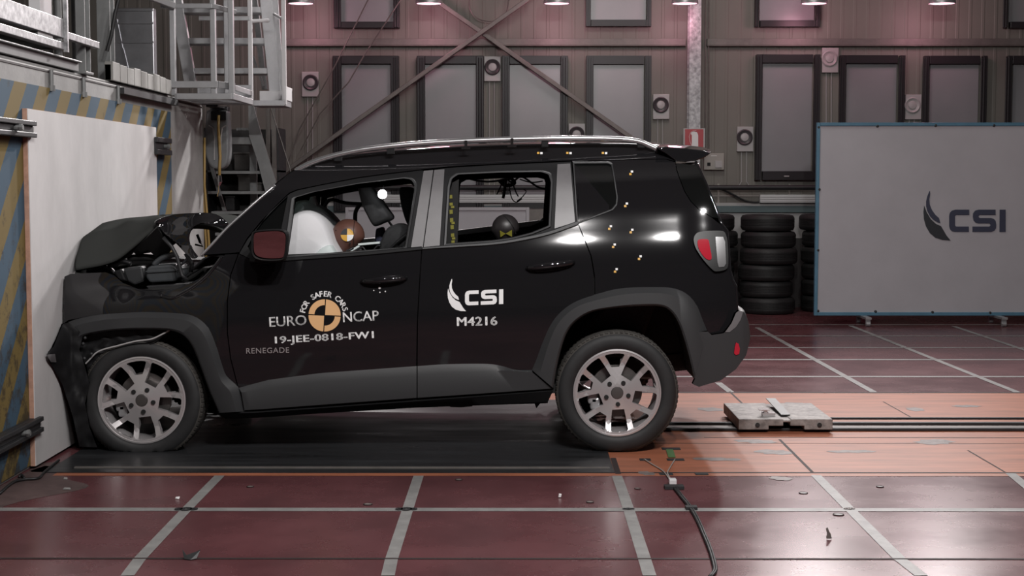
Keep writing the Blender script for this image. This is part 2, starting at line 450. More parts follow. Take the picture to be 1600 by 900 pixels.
for p, q in (((1122, 598), (1143, 614)), ((1183, 512), (1367, 614)), ((1329, 509), (1589, 613)), ((1490, 510), (1640, 560))):
    strip(p, q, 0.052, 2)
# joints and lane lines
def joint(p, q, w=0.012, z=0.0024): strip(p, q, w, 3, z)
for y, w in ((873.5, 0.010),): rect(-2.66, 11, G(806, y).y - w, G(806, y).y + w, 0.0022, 3)
for y, w, x0 in ((739, 0.012, XM), (613.5, 0.02, -2.3), (655.5, 0.012, 1.3), (684, 0.008, 1.1), (693, 0.006, XM)):
    Y = G(1100, y).y; rect(x0, 11, Y - w, Y + w, 0.0021, 3)
joint((1218, 687), (1269, 738), 0.016); joint((1140, 612), (1180, 650), 0.014); joint((1380, 628), (1430, 656), 0.008); joint((1512, 704), (1570, 738), 0.01)
joint((958, 716), (966, 741), 0.03)
for px, py, w, h in ((1220, 748, 30, 7), (1010, 740, 26, 6), (1460, 691, 60, 9), (1180, 690, 70, 6), (1430, 640, 40, 5), (1240, 632, 60, 5), (1330, 706, 70, 5), (1110, 640, 60, 5), (1120, 718, 80, 5), (1510, 635, 50, 4), (1210, 707, 60, 8)):
    c = G(px, py); hw = w / 2 / 300; e = [G(px, py + h / 2).y, G(px, py - h / 2).y]
    ring = []
    for k in range(14):
        a = 2 * math.pi * k / 14; rr = 1 + 0.35 * math.sin(3 * a + px) * math.cos(5 * a + py)
        ring.append((c.x + hw * rr * math.cos(a), (e[0] + e[1]) / 2 + (e[1] - e[0]) / 2 * rr * math.sin(a), 0.0023))
    quad(ring, 4)
for poly in ([(-2.52, 4.6), (-2.42, 5.6), (-2.3, 6.2), (-2.36, 6.7), (-2.1, 7.1), (-2.25, 7.3), (-2.52, 7.5)], [(-2.5, 7.5), (-2.2, 7.55), (-2.0, 7.62), (-2.3, 7.72), (-2.5, 7.75)]):
    ring = [(p.x, p.y, 0.0009) for p in catmull([(x, y, 0) for x, y in poly], 5, True)]; quad(ring, 5)
floor = struct(done('floor', bm, ['red_floor', 'lane', 'tape', 'seam', 'lane_scuff', 'dusty_floor']))

# black landing mat under the car with its edge strip
bm = bmesh.new()
y0m, y1m = G(600, 739.5).y, YF - 0.35
box(bm, -2.42, XM, y0m, y1m, 0.0015, 0.006)
mt = done('landing_mat', bm, 'mat_black'); tag(mt, 'black skid-marked mat on the floor under the car', 'mat')
bm = bmesh.new(); Y = G(600, 733).y; box(bm, -2.3, XM - 0.02, Y - 0.012, Y + 0.012, 0.004, 0.012)
done('edge_strip', bm, 'brace', mt)

# shell of the room
bm = bmesh.new(); box(bm, -9, 11, YW, YW + 0.2, 0, 6.5); struct(done('wall_back', bm, 'wall'))
bm = bmesh.new(); box(bm, -9.2, -9, -7, YW, 0, 6.5); struct(done('wall_left', bm, 'hall_dark'))
bm = bmesh.new(); box(bm, 11, 11.2, -7, YW, 0, 6.5); struct(done('wall_right', bm, 'hall_grey'))
bm = bmesh.new(); box(bm, -9, 11, -7.2, -7, 0, 6.5); struct(done('wall_front', bm, 'hall_grey'))
bm = bmesh.new(); box(bm, -9.2, 11.2, -7.2, YW + 0.2, 6.5, 6.7); struct(done('ceiling', bm, 'hall_grey'))

def WB(px, py, off=0.0): return atY(px, py, YW - off)     # a point on the far wall
def wall_box(bm, x0, x1, y0, y1, depth, off=0.0, mi=0):
    a = WB(x0, y1, off); b = WB(x1, y0, off)
    box(bm, a.x, b.x, YW - off - depth, YW - off, a.z, b.z, mi)
# windows of the far wall: frame, pane and inner bead
wins = [(523, 624, 88, 330, 0), (653, 756, 88, 330, 0), (785, 887, 88, 330, 0), (915, 1017, 88, 330, 0),
        (1178, 1280, 86, 281.5, 0), (1308, 1412, 87, 281.5, 0), (1438, 1540, 88, 281.5, 0), (1567, 1669, 88, 281.5, 0),
        (523, 624, -170, 45, 1), (915, 1018, -170, 42, 1), (1178, 1282, -170, 43, 1), (1567, 1669, -170, 45, 1)]
for i, (x0, x1, y0, y1, up) in enumerate(wins):
    bm = bmesh.new(); t = 11.5 if not up else 8
    wall_box(bm, x0, x0 + t, y0, y1, 0.09); wall_box(bm, x1 - t, x1, y0, y1, 0.09)
    wall_box(bm, x0 + t, x1 - t, y0, y0 + 13, 0.09); wall_box(bm, x0 + t, x1 - t, y1 - (14 if not up else 10), y1, 0.09)
    for e in (3.2, 7.0):
        wall_box(bm, x0 + e, x0 + e + 1.4, y0 + 2, y1 - 2, 0.012, 0.09); wall_box(bm, x1 - e - 1.4, x1 - e, y0 + 2, y1 - 2, 0.012, 0.09)
    w = struct(done('window_%d' % (i + 1), bm, 'win_frame', bevel=0.006))
    bm = bmesh.new(); wall_box(bm, x0 + t, x1 - t, y0 + 13, y1 - (14 if not up else 10), 0.02, 0.01)
    done('pane', bm, 'win_pane', w)
    if not up and x0 > 1100:
        bm = bmesh.new(); c = WB((x0 + x1) / 2, y1 - 6, 0.1); tube(bm, [c + Vector((-0.03, 0, 0)), c + Vector((0.03, 0, 0))], 0.008); done('window_handle', bm, 'plate', w)
# horizontal girts of the cladding
for i, (x0, x1) in enumerate(((440, 1071), (1104, 1610))):
    bm = bmesh.new(); wall_box(bm, x0, x1, 61, 71.5, 0.06); wall_box(bm, x0, x1, 71.5, 73, 0.075)
    struct(done('trim_%d' % (i + 1), bm, 'brace', bevel=0.004))
bm = bmesh.new(); wall_box(bm, 440, 1300, 321.5, 332, 0.05); struct(done('trim_3', bm, 'bluegrey', bevel=0.004))
bm = bmesh.new(); wall_box(bm, 440, 1300, 317, 321.5, 0.04); struct(done('trim_4', bm, 'plate'))
# white lining below the ledge
bm = bmesh.new(); wall_box(bm, 440, 1300, 332, 372, 0.015); struct(done('trim_5', bm, 'plate'))
bm = bmesh.new(); wall_box(bm, 440, 1300, 372, 520, 0.015); struct(done('trim_6', bm, 'hall_dark'))  # dark sheet standing in for the shade behind the tyres

# steel column with mottled zinc
bm = bmesh.new(); a = WB(1073, 520, 0.3); b = WB(1097.5, -200, 0.3)
box(bm, a.x, b.x, YW - 0.32, YW - 0.30, 0, b.z); box(bm, a.x, b.x, YW - 0.14, YW - 0.12, 0, b.z)
box(bm, (a.x + b.x) / 2 - 0.008, (a.x + b.x) / 2 + 0.008, YW - 0.3, YW - 0.14, 0, b.z)
tag(done('steel_column', bm, 'galv'), 'mottled zinc steel column rising behind the fire extinguisher sign', 'column')
bm = bmesh.new(); 
for px in (1102, 1107): tube(bm, [WB(px, -150, 0.05), WB(px, 240, 0.05)], 0.009)
tag(done('conduit', bm, 'brace'), 'pair of thin dark conduits right of the zinc column', 'pipe')
# diagonal braces
bm = bmesh.new(); bar(bm, WB(440, 272, 0.24), WB(835, -8, 0.24), 0.05, 0.085, (0, 1, 0))
tag(done('diagonal_brace', bm, 'brace', bevel=0.006), 'long steel wall brace rising from lower left to upper right', 'brace')
bm = bmesh.new(); bar(bm, WB(680, 0, 0.13), WB(1010, 232, 0.13), 0.05, 0.085, (0, 1, 0))
tag(done('diagonal_brace', bm, 'brace', bevel=0.006), 'long steel wall brace falling from upper left to lower right behind the roof rail', 'brace')
for pts, lab in ((((580, -10), (525, 100), (468, 202), (440, 285)), 'thin cable slanting down from the ceiling to the foot of the stairs, left one'),
                 (((632, -10), (570, 85), (545, 128), (500, 178), (470, 235)), 'thin cable slanting down from the ceiling across the first window')):
    bm = bmesh.new(); tube(bm, [WB(x, y, 0.5) for x, y in pts], 0.008, 6); tag(done('hanging_cable', bm, 'brace'), lab, 'cable')
bm = bmesh.new(); tube(bm, [WB(x, y, 0.12) for x, y in catmull([(735, -10, 0), (735, 15, 0), (748, 30, 0), (772, 33, 0), (790, 22, 0), (795, -10, 0)], 5) for x, y in [(0, 0)]] if False else [WB(p.x, p.y, 0.12) for p in catmull([(733, -10), (735, 15), (748, 30), (772, 33), (790, 22), (796, -10)], 5)], 0.008, 6)
tag(done('hanging_cable', bm, 'brace'), 'cable loop sagging above the crossing of the wall braces', 'cable')

# square plates with a dark round cone, each with two thin conduits
spk = [(485.5, 132, 13, 'far left plate with a round dark cone, left of the first window'), (769.5, 108, 13, 'square plate with a round cone above the car between two windows'),
       (901, 213, 13, 'square plate with a round cone just above the roof rail'), (1032.5, 167, 13, 'square plate with a round cone left of the zinc column'),
       (1163.5, 217.5, 13, 'low square plate with a dark round cone left of the complete window'), (1296, 94.5, 13, 'square plate with a faint round cone high between two windows above the white panel'),
       (1425.5, 167.5, 13, 'square plate with a faint round cone just above the white panel')]
for px, py, hw, lab in spk:
    pale = px > 1280
    e = empty('wall_speaker', WB(px, py + 20), lab, 'speaker', 'round speakers on the far wall')
    bm = bmesh.new(); wall_box(bm, px - hw, px + hw, py - 19.5, py + 19.5, 0.05); done('back_plate', bm, 'plate', e, bevel=0.006)
    c = WB(px, py - 3, 0.05); mx = Matrix.Translation(c) @ Matrix.Rotation(math.pi / 2, 4, 'X')
    bm = bmesh.new(); lathe(bm, [(0.094, 0), (0.094, 0.012), (0.082, 0.02), (0.062, 0.006), (0.05, 0.004)], mx, 32); done('cone_ring', bm, 'plate' if pale else 'plate_ring', e, smooth='auto')
    bm = bmesh.new(); lathe(bm, [(0.05, 0.004), (0.044, 0.016), (0.02, 0.02), (0, 0.021)], mx, 24); done('cone_cap', bm, 'plate', e, smooth='auto')
    bm = bmesh.new()
    y1 = 292 if px > 1100 else 330
    for dx in (-5, 3): tube(bm, [WB(px + dx, py + 19, 0.012), WB(px + dx, y1 - 8, 0.012), WB(px + dx + (5 if dx > 0 else -5), y1, 0.012)], 0.006, 6)
    done('conduit', bm, 'plate', e); fix_parent(e)
# extinguisher sign
e = empty('fire_extinguisher_sign', WB(1084, 233, 0.33), 'red square sign with a white fire extinguisher on the zinc column', 'sign')
def SG(px, py, off=0.0): return atY(px, py, YW - 0.33 - off)
bm = bmesh.new(); a = SG(1067.5, 233); b = SG(1101.5, 200.5); box(bm, a.x, b.x, YW - 0.335, YW - 0.325, a.z, b.z); done('border', bm, 'plate', e)
bm = bmesh.new(); a = SG(1070, 231.5); b = SG(1099, 202); box(bm, a.x, b.x, YW - 0.339, YW - 0.335, a.z, b.z); done('red_field', bm, 'sign_red', e)
bm = bmesh.new(); f = lambda x, y: SG(x, y, 0.0105)
fill_poly(bm, [[(1081, 230), (1081, 212), (1079.5, 209), (1080.5, 206.5), (1084, 205.5), (1089, 206.5), (1090.5, 209.5), (1091, 212), (1091, 230)]], f)
hz = [(1081, 228), (1078, 221), (1077, 213), (1079, 207), (1083, 204.4), (1088, 204)]
for a, b in zip(hz, hz[1:]): bar(bm, f(*a), f(*b), 0.003, 0.008, (0, 1, 0))
done('extinguisher_icon', bm, 'white', e); fix_parent(e)
# socket box
e = empty('socket_box', WB(1114, 266), 'beige socket box on the wall below the extinguisher sign', 'socket box')
bm = bmesh.new(); wall_box(bm, 1098.5, 1130.5, 239.5, 265.5, 0.07); done('casing', bm, 'beige', e, bevel=0.008)
bm = bmesh.new(); wall_box(bm, 1117, 1128, 251, 262, 0.015, 0.07); done('socket_cover', bm, 'plate', e, bevel=0.003)
bm = bmesh.new(); wall_box(bm, 1105, 1110, 254, 259, 0.012, 0.07); done('socket', bm, 'trim_black', e)
bm = bmesh.new(); wall_box(bm, 1111, 1120, 243, 244, 0.004, 0.07); done('label_strip', bm, 'white', e); fix_parent(e)
# pipes, light trough and loose cable at the foot of the wall
bm = bmesh.new(); tube(bm, [WB(440, 293, 0.12), WB(1300, 293, 0.12)], 0.03, 12); tag(done('wall_pipe', bm, 'dark_steel', smooth='auto'), 'dark pipe running along the far wall below the windows', 'pipe')
bm = bmesh.new(); wall_box(bm, 440, 1300, 305, 307, 0.02)
for x in (1233, 1122): wall_box(bm, x - 1.5, x + 1.5, 287, 322, 0.03)
tag(done('cable_rail', bm, 'beige'), 'thin rail and pipe clips on the wall under the dark pipe', 'rail')
for x0, x1, lab in ((600, 1010, 'white ribbed light trough on the far wall, seen through the car windows'), (1186, 1300, 'white ribbed light trough on the wall above the tyres')):
    e = empty('light_trough', WB((x0 + x1) / 2, 317), lab, 'light fitting')
    bm = bmesh.new(); wall_box(bm, x0, x1, 304, 317, 0.07, 0.035); done('trough', bm, 'white_metal', e, bevel=0.006)
    bm = bmesh.new()
    for yy in (307.5, 311, 314.5): wall_box(bm, x0 + 1, x1 - 1, yy, yy + 0.7, 0.006, 0.105)
    done('rib', bm, 'plate', e); fix_parent(e)
bm = bmesh.new(); tube(bm, [WB(p.x, p.y, 0.1) for p in catmull([(1118, 294), (1128, 296), (1145, 304), (1162, 313), (1175, 316), (1186, 316)], 5)], 0.012, 8)
tag(done('hanging_cable', bm, 'cable'), 'black cable sagging from the wall pipe to the light trough', 'cable')
bm = bmesh.new(); wall_box(bm, 826, 868, 326, 470, 0.5); tag(done('storage_cabinet', bm, 'brace'), 'grey brown cabinet seen through the rear door window', 'cabinet')

# high-bay lamps along the top
for i, px in enumerate((470, 670, 870, 1070, 1272, 1472)):
    c = atY(px, 9, 16.5) + Vector((0, 0, 0.02))
    nb = ['leftmost of the six', 'second from the left of the six', 'third from the left of the six', 'third from the right of the six', 'second from the right of the six', 'rightmost of the six'][i]
    e = empty('ceiling_lamp', c, 'round hanging lamp with glowing pink mouth, ' + nb, 'lamp', 'lamps above the far wall')
    mx = Matrix.Translation(c)
    bm = bmesh.new(); lathe(bm, [(0.14, 0), (0.147, 0.004), (0.147, 0.02), (0.13, 0.12), (0.06, 0.22), (0.05, 0.3), (0, 0.3)], mx, 40); done('reflector', bm, 'alu', e, smooth='auto')
    bm = bmesh.new(); lathe(bm, [(0.0, 0.006), (0.136, 0.006)], mx, 40); done('lamp_mouth', bm, emit('lamp glow', (1.0, 0.55, 0.66), 2.5), e)
    bm = bmesh.new(); tube(bm, [c + Vector((0, 0, 0.3)), Vector((c.x, c.y, 6.5))], 0.012, 6); done('pendant_rod', bm, 'dark_steel', e)
    fix_parent(e)
    L = bpy.data.lights.new('pink_haze_light', 'POINT'); L.energy = 8; L.color = (1.0, 0.44, 0.57); L.shadow_soft_size = 0.13  # added pink light, imitates lens haze on the upper wall
    lo = bpy.data.objects.new('pink_haze_light', L); COL.objects.link(lo); lo.location = c + Vector((0, 0.35, -0.12))

# ------------------------------------------------------------------ tyres in store
def tyre_bm(R=0.31, w=0.17):
    bm = bmesh.new()
    prof = [(R * 0.62, 0.012), (R * 0.64, 0.0), (R * 0.80, -0.004 + 0.004), (R * 0.93, 0.008), (R * 0.985, 0.028), (R, 0.045)]
    n = 5
    for k in range(n):
        a = 0.045 + (w - 0.09) * k / n; b = 0.045 + (w - 0.09) * (k + 1) / n
        prof += [(R, a + 0.003), (R, b - 0.003), (R - 0.006, b - 0.002), (R - 0.006, b + 0.002)]
    prof += [(R, w - 0.045), (R * 0.985, w - 0.028), (R * 0.93, w - 0.008), (R * 0.80, w), (R * 0.64, w), (R * 0.62, w - 0.012), (R * 0.60, w * 0.5)]
    lathe(bm, prof, Matrix.Identity(4), 56, closed=True)
    return bm
b0 = done('tyre', tyre_bm(), 'old_tyre', smooth='auto')
stacks = [(1201, 16.7, [86, 83, 88, 90, 86, 84], 'middle stack'), (1108, 16.9, [86, 86, 84, 86, 88, 86], 'stack half hidden by the car tail'), (1293, 16.95, [86, 84, 86, 86, 86, 86], 'stack beside the white panel')]
rank = ['bottom tyre', 'second tyre from the floor', 'third tyre from the floor', 'third tyre from the top', 'second tyre from the top', 'topmost tyre']
first = True
for px, Y, ws, where in stacks:
    z = 0.0; base = atY(px, 400, Y)
    for k, wd in enumerate(ws):
        o = b0 if first else b0.copy()
        if not first: COL.objects.link(o)
        first = False
        s = wd / 86.0
        o.location = (base.x + random.uniform(-0.03, 0.03), Y + random.uniform(-0.02, 0.02), z)
        hgt = 0.185
        o.scale = (s, s, hgt / 0.17); o.rotation_euler = (0, 0, random.random() * 6)
        z += hgt + 0.001
        tag(o, 'black tyre, %s of the %s' % (rank[k], where), 'tyre', 'stacked tyres by the far wall')

# ------------------------------------------------------------------ canvas panels with the emblem
def panel(px0, px1, py0, py1, Y, lab, logo, bolts, where_cast, fm='blue_frame'):
    e = empty('canvas_panel', (atY(px0, py1, Y).x, Y, 0), lab, 'panel')
    P = lambda x, y, o=0.0: atY(x, y, Y - o)
    a = P(px0, py1); b = P(px1, py0); t = 0.035
    bm = bmesh.new()
    for r in ((a.x, a.x + t, a.z, b.z), (b.x - t, b.x, a.z, b.z)): box(bm, r[0], r[1], Y - 0.02, Y + 0.03, r[2], r[3])
    for r in ((a.z, a.z + t), (b.z - t, b.z)): box(bm, a.x + t, b.x - t, Y - 0.02, Y + 0.03, r[0], r[1])
    done('frame', bm, fm, e, bevel=0.004)
    bm = bmesh.new()
    n = 40; rows = []
    for j in range(n + 1):
        row = []
        for i in range(n + 1):
            x = a.x + t + (b.x - a.x - 2 * t) * i / n; z = a.z + t + (b.z - a.z - 2 * t) * j / n
            w = min(i, n - i, j, n - j)
            dy = 0.004 * noise.noise(Vector((x * 1.3, z * 1.7, 3))) * min(1, w / 3)
            row.append((x, Y - 0.004 + dy, z))
        rows.append(row)
    loft(bm, rows); done('canvas', bm, 'canvas', e, smooth=True)
    lx, ly, lh = logo
    bm = bmesh.new(); emblem(bm, lambda x, y: P(lx + x * lh * 0.985, ly + y * lh, 0.012), 0, 1)
    done('printed_emblem', bm, ['logo_navy', 'logo_dark'], e)
    for bx, by in bolts:
        bm = bmesh.new(); c = P(bx, by, 0.01); lathe(bm, [(0, 0.012), (0.013, 0.01), (0.016, 0)], Matrix.Translation(c) @ Matrix.Rotation(math.pi / 2, 4, 'X'), 12); done('bolt', bm, 'dark_steel', e)
    for cx in where_cast:
        c = P(cx, 400); bm = bmesh.new()
        box(bm, c.x - 0.03, c.x + 0.03, Y - 0.25, Y + 0.25, 0.075, a.z + 0.002)
        for yy in (Y - 0.22, Y + 0.2):
            tube(bm, [(c.x - 0.02, yy, 0.03), (c.x + 0.02, yy, 0.03)], 0.03, 16); box(bm, c.x - 0.024, c.x + 0.024, yy - 0.012, yy + 0.012, 0.03, 0.08)
        done('caster_foot', bm, 'alu', e)
    fix_parent(e)
panel(1271.5, 1760, 191.5, 493, 15.3, 'big white canvas panel in a blue frame with a dark emblem, at the right', (1483, 327.5, 34.8),
      [(1279, 199), (1371, 197), (1462, 196), (1553, 196), (1280, 296), (1278, 391), (1278, 486), (1368, 487), (1457, 488), (1547, 489)], (1350, 1560, 1720))
panel(541, 827, 324, 478, 16.2, 'white panel with a dark emblem seen through the car windows', (737, 356, 29), [], (570, 800), 'canvas')
# ================================================================== barrier and steelwork at the left
XB = -2.535
e = empty('concrete_barrier', (XB, 8.5, 0), 'massive concrete crash block with blue and yellow striped edge at left', 'barrier')
bm = bmesh.new(); box(bm, -5.0, XB, 4.0, 11.97, 0, 2.105); box(bm, -5.0, XB - 0.02, 4.0, 11.97, 2.105, 2.125); done('block', bm, 'concrete', e, bevel=0.01)
bm = bmesh.new(); box(bm, XB, XB + 0.008, 4.0, 10.83, 0.02, 2.0); done('striped_facing', bm, 'stripes', e)
bm = bmesh.new(); box(bm, XB, XB + 0.004, 4.0, 11.97, 2.085, 2.095); done('joint_line', bm, 'seam', e)
fix_parent(e)
for k, y in enumerate((8.05, 8.65, 9.4)):
    bm = bmesh.new(); tube(bm, [(XB + 0.012, y, 2.1), (XB + 0.012, y, 1.99)], 0.012, 8); lathe(bm, [(0, 0), (0.02, 0), (0.02, 0.03), (0, 0.03)], Matrix.Translation((XB + 0.012, y, 1.985)), 12)
    tag(done('hanger_bolt', bm, 'grey_steel'), ['nearest', 'middle', 'farthest'][k] + ' of the three bolts hanging at the seam above the stripes', 'bolt', 'bolts along the barrier seam')
bm = bmesh.new(); box(bm, XB + 0.008, -2.502, 7.57, 10.27, 0.015, 1.868)
e = done('impact_board', bm, 'wood_edge', bevel=0.002); tag(e, 'large white board on the crash block that the car hit', 'board')
bm = bmesh.new(); box(bm, -2.502, -2.498, 7.572, 10.268, 0.017, 1.866); done('white_facing', bm, 'board', e)
def clamp(y0, y1, z0, z1, lab):
    c = empty('clamp', (XB + 0.01, y0, z0), lab, 'clamp', 'dark clamps round the white board')
    bm = bmesh.new(); zc = (z0 + z1) / 2; h = (z1 - z0)
    box(bm, -2.496, -2.47, y0, y1, z1 - h * 0.3, z1); box(bm, -2.496, -2.47, y0, y1, z0, z0 + h * 0.3); box(bm, -2.496, -2.488, y0, y1, z0 + h * 0.3, z1 - h * 0.3)
    ya, yb = (y0, 7.562) if y0 < 9 else (10.278, y1)
    box(bm, XB + 0.009, -2.496, ya, yb, z0, z1)
    done('channel', bm, 'dark_steel', c, bevel=0.004)
    bm = bmesh.new(); yc = y0 + (y1 - y0) * 0.6; tube(bm, [(-2.49, yc, zc), (-2.445, yc, zc)], 0.014, 8); tube(bm, [(-2.462, yc, zc), (-2.45, yc, zc)], 0.02, 6); done('clamp_screw', bm, 'grey_steel', c); fix_parent(c)
clamp(6.9, 7.63, 1.72, 1.805, 'dark steel clamp at the upper left corner of the white board')
clamp(6.9, 7.63, 0.19, 0.27, 'dark steel clamp low on the left edge of the white board')
clamp(10.2, 10.62, 1.68, 1.80, 'small dark clamp at the upper right corner of the white board')
# overhead gantry platform with bright beams
e = empty('gantry_platform', (-2.5, 8.24, 2.22), 'bright zinc platform jutting overhead at the upper left corner', 'platform')
bm = bmesh.new(); box(bm, -2.54, -2.5, 4.5, 8.24, 2.285, 2.39); box(bm, -2.56, -2.54, 4.5, 8.24, 2.285, 2.3); done('side_beam', bm, 'galv', e, bevel=0.003)
bm = bmesh.new(); box(bm, -2.55, -2.5, 4.5, 8.24, 2.222, 2.262); box(bm, -4.4, -2.55, 8.19, 8.24, 2.222, 2.262); done('edge_channel', bm, 'galv', e, bevel=0.003)
bm = bmesh.new(); box(bm, -4.4, -2.55, 4.5, 8.19, 2.228, 2.24); done('deck', bm, 'dark_steel', e)
bm = bmesh.new(); box(bm, -2.505, -2.482, 8.22, 8.245, 2.21, 3.6); done('post', bm, 'galv', e)
bm = bmesh.new(); box(bm, -2.54, -2.505, 8.245, 8.93, 2.29, 2.33); done('side_rail', bm, 'galv', e, bevel=0.003)
for k in range(3):
    bm = bmesh.new(); y = 5.9 + k * 0.95; box(bm, -2.545, -2.51, y, y + 0.25, 2.262, 2.285); done('spacer', bm, 'grey_steel', e)
bm = bmesh.new(); box(bm, -2.62, -2.56, 8.0, 8.2, 2.33, 3.6); done('white_cover', bm, 'white_metal', e)
fix_parent(e)
for px, y, r, lab in ((91, 8.5, 0.022, 'grey pipe standing left of the white cover above the platform'), (80, 8.5, 0.012, 'thin grey pipe at the top left of the platform'), (120, 8.9, 0.03, 'grey pipe standing right of the platform post')):
    bm = bmesh.new(); p = atY(px, 60, y); tube(bm, [(p.x, y, 2.126), (p.x, y, 4)], r, 12); tag(done('standing_pipe', bm, 'grey_steel', smooth='auto'), lab, 'pipe')
bm = bmesh.new(); box(bm, -2.60, -2.54, 7.1, 8.62, 2.13, 2.19); box(bm, -2.60, -2.52, 7.1, 8.62, 2.18, 2.19)
tag(done('base_channel', bm, 'grey_steel', bevel=0.003), 'grey steel channel lying on the block under the platform', 'beam')
def icol(x0, x1, y, z1, lab):
    bm = bmesh.new(); box(bm, x0, x1, y, y + 0.012, 2.125, z1); box(bm, x0, x1, y + 0.1, y + 0.112, 2.125, z1); box(bm, (x0 + x1) / 2 - 0.006, (x0 + x1) / 2 + 0.006, y + 0.012, y + 0.1, 2.125, z1)
    box(bm, x0 - 0.02, x1 + 0.01, y - 0.02, y + 0.13, 2.126, 2.14)
    tag(done('steel_column', bm, 'grey_steel', bevel=0.002), lab, 'column')
icol(-2.585, -2.53, 8.72, 4.2, 'grey steel column on the block right of the platform post')
icol(-2.68, -2.595, 9.5, 4.2, 'grey steel column on the block left of the shiny duct')
bm = bmesh.new(); tube(bm, [(p.x, 9.35, p.z) for p in [atY(x, y, 9.35) for x, y in ((186, -5), (180, 20), (174, 55), (167, 80))]], 0.012, 8); tag(done('drooping_cable', bm, 'cable'), 'black cable drooping beside the column left of the duct', 'cable')
# shiny duct
e = empty('sheet_metal_duct', (-2.6, 10.1, 2.13), 'shiny galvanised duct standing on the crash block', 'duct')
YD_ = 10.75; a = atY(179, 112, YD_); b = atY(240, 12, YD_)
bm = bmesh.new(); box(bm, a.x, b.x, YD_, YD_ + 0.08, 2.127, b.z); done('casing', bm, 'galv_sheet', e, bevel=0.01)
bm = bmesh.new()
for py in (36, 66, 16): 
    z = atY(200, py, YD_).z; bar(bm, (a.x + 0.03, YD_ - 0.003, z), (b.x - 0.005, YD_ - 0.003, z), 0.012, 0.012)
for (p, q) in (((182, 30), (196, 100)), ((192, 75), (200, 108))): bar(bm, atY(p[0], p[1], YD_ - 0.005), atY(q[0], q[1], YD_ - 0.005), 0.01, 0.012, (0, 1, 0))
done('seam_fold', bm, 'galv_sheet', e); fix_parent(e)
bm = bmesh.new()
for k in range(9):
    y = 9.3 + k * 0.176; box(bm, -2.58, XB + 0.008, y, y + 0.168, 2.126, 2.245 - (k % 3) * 0.006)
box(bm, -2.58, XB - 0.002, 9.3, 10.88, 2.126, 2.23)
tag(done('ribbed_kerb', bm, 'beige_block', bevel=0.004), 'row of beige ribbed blocks along the top of the crash block', 'kerb')
bm = bmesh.new(); box(bm, XB + 0.0045, XB + 0.05, 9.4, 10.9, 2.05, 2.09); tag(done('kerb_channel', bm, 'dark_steel'), 'dark steel channel under the beige ribbed blocks', 'beam')

# access platform with cage, at the end of the block
Yp0, Yp1 = 11.0, 11.82
xl, xr = atY(250, 130, Yp0).x, -2.11
e = empty('access_platform', ((xl + xr) / 2, Yp0, 2.1), 'small caged metal platform with open grating hanging past the block end', 'platform')
bm = bmesh.new()
for y in (Yp0, Yp1): box(bm, xl + 0.12, xr, y - 0.015, y + 0.015, 2.10, 2.145)
for x in (xl + 0.12, xr): box(bm, x - 0.015, x + 0.015, Yp0, Yp1, 2.10, 2.145)
box(bm, xl, xr - 0.1, Yp0 - 0.02, Yp0, 2.185, 2.235); box(bm, xl + 0.1, xr, Yp1, Yp1 + 0.01, 2.16, 2.26)
bar(bm, (xr - 0.1, Yp0 - 0.01, 2.21), (xr, Yp0 + 0.12, 2.20), 0.02, 0.05)
box(bm, xr - 0.015, xr + 0.005, Yp0 + 0.12, Yp1, 2.175, 2.215)
done('frame', bm, 'alu', e, bevel=0.003)
bm = bmesh.new()
n = 16
for k in range(n + 1):
    y = Yp0 + (Yp1 - Yp0) * k / n; box(bm, xl + 0.13, xr - 0.01, y - 0.004, y + 0.004, 2.105, 2.13)
for k in range(9):
    x = xl + 0.13 + (xr - xl - 0.14) * k / 8; box(bm, x - 0.004, x + 0.004, Yp0, Yp1, 2.11, 2.125)
done('grating', bm, 'alu', e)
for px, Y in ((271, Yp0 + 0.02), (334, Yp0 + 0.02), (362, Yp0 + 0.05), (355, Yp1 - 0.05)):
    bm = bmesh.new(); p = atY(px, 120, Y); box(bm, p.x - 0.02, p.x + 0.02, Y - 0.02, Y + 0.02, 2.13, 3.7); done('post', bm, 'alu', e, bevel=0.004)
bm = bmesh.new(); z = 2.785
bar(bm, (xl + 0.02, Yp0 - 0.02, z), (xr - 0.13, Yp0 - 0.02, z), 0.015, 0.035); bar(bm, (xr - 0.13, Yp0 - 0.02, z), (xr, Yp0 + 0.2, z - 0.02), 0.015, 0.035)
done('guard_rail', bm, 'alu', e, bevel=0.003)
bm = bmesh.new(); bar(bm, (xl + 0.12, Yp1, z), (xr, Yp1, z), 0.015, 0.035); done('guard_rail', bm, 'alu', e, bevel=0.003)
bm = bmesh.new(); bar(bm, (xl - 0.25, Yp0 - 0.6, z + 0.12), (xl + 0.12, Yp0 - 0.02, z), 0.03, 0.045); done('hand_rail', bm, 'alu', e, bevel=0.003); fix_parent(e)
# broad upper steps and landing at right of the cage
Ys = 12.6
e = empty('upper_stairs', atY(360, 150, Ys), 'steep wide aluminium stairs behind the caged platform', 'stairs')
for (p, q) in (((272, -20), (299, 135)), ((414, -20), (432, 158)), ((424, -20), (436, 155))):
    bm = bmesh.new(); bar(bm, atY(*p, Ys), atY(*q, Ys), 0.10, 0.055 if p[0] < 420 else 0.02, (0, 1, 0)); done('stringer', bm, 'alu', e, bevel=0.003)
for x0, x1, y in ((284, 419, 15.5), (290, 422, 64), (295, 424, 111)):
    a = atY(x0, y + 4.5, Ys); b = atY(x1, y - 4.5, Ys); bm = bmesh.new(); box(bm, a.x, b.x, Ys - 0.02, Ys + 0.2, a.z, b.z); done('step', bm, 'alu', e, bevel=0.003)
fix_parent(e)
Yl = 12.2
e = empty('landing_cage', atY(420, 165, Yl), 'white toe-boarded landing with tall corner posts right of the stairs', 'platform')
a = atY(394, 156, Yl); b = atY(446, 138, Yl)
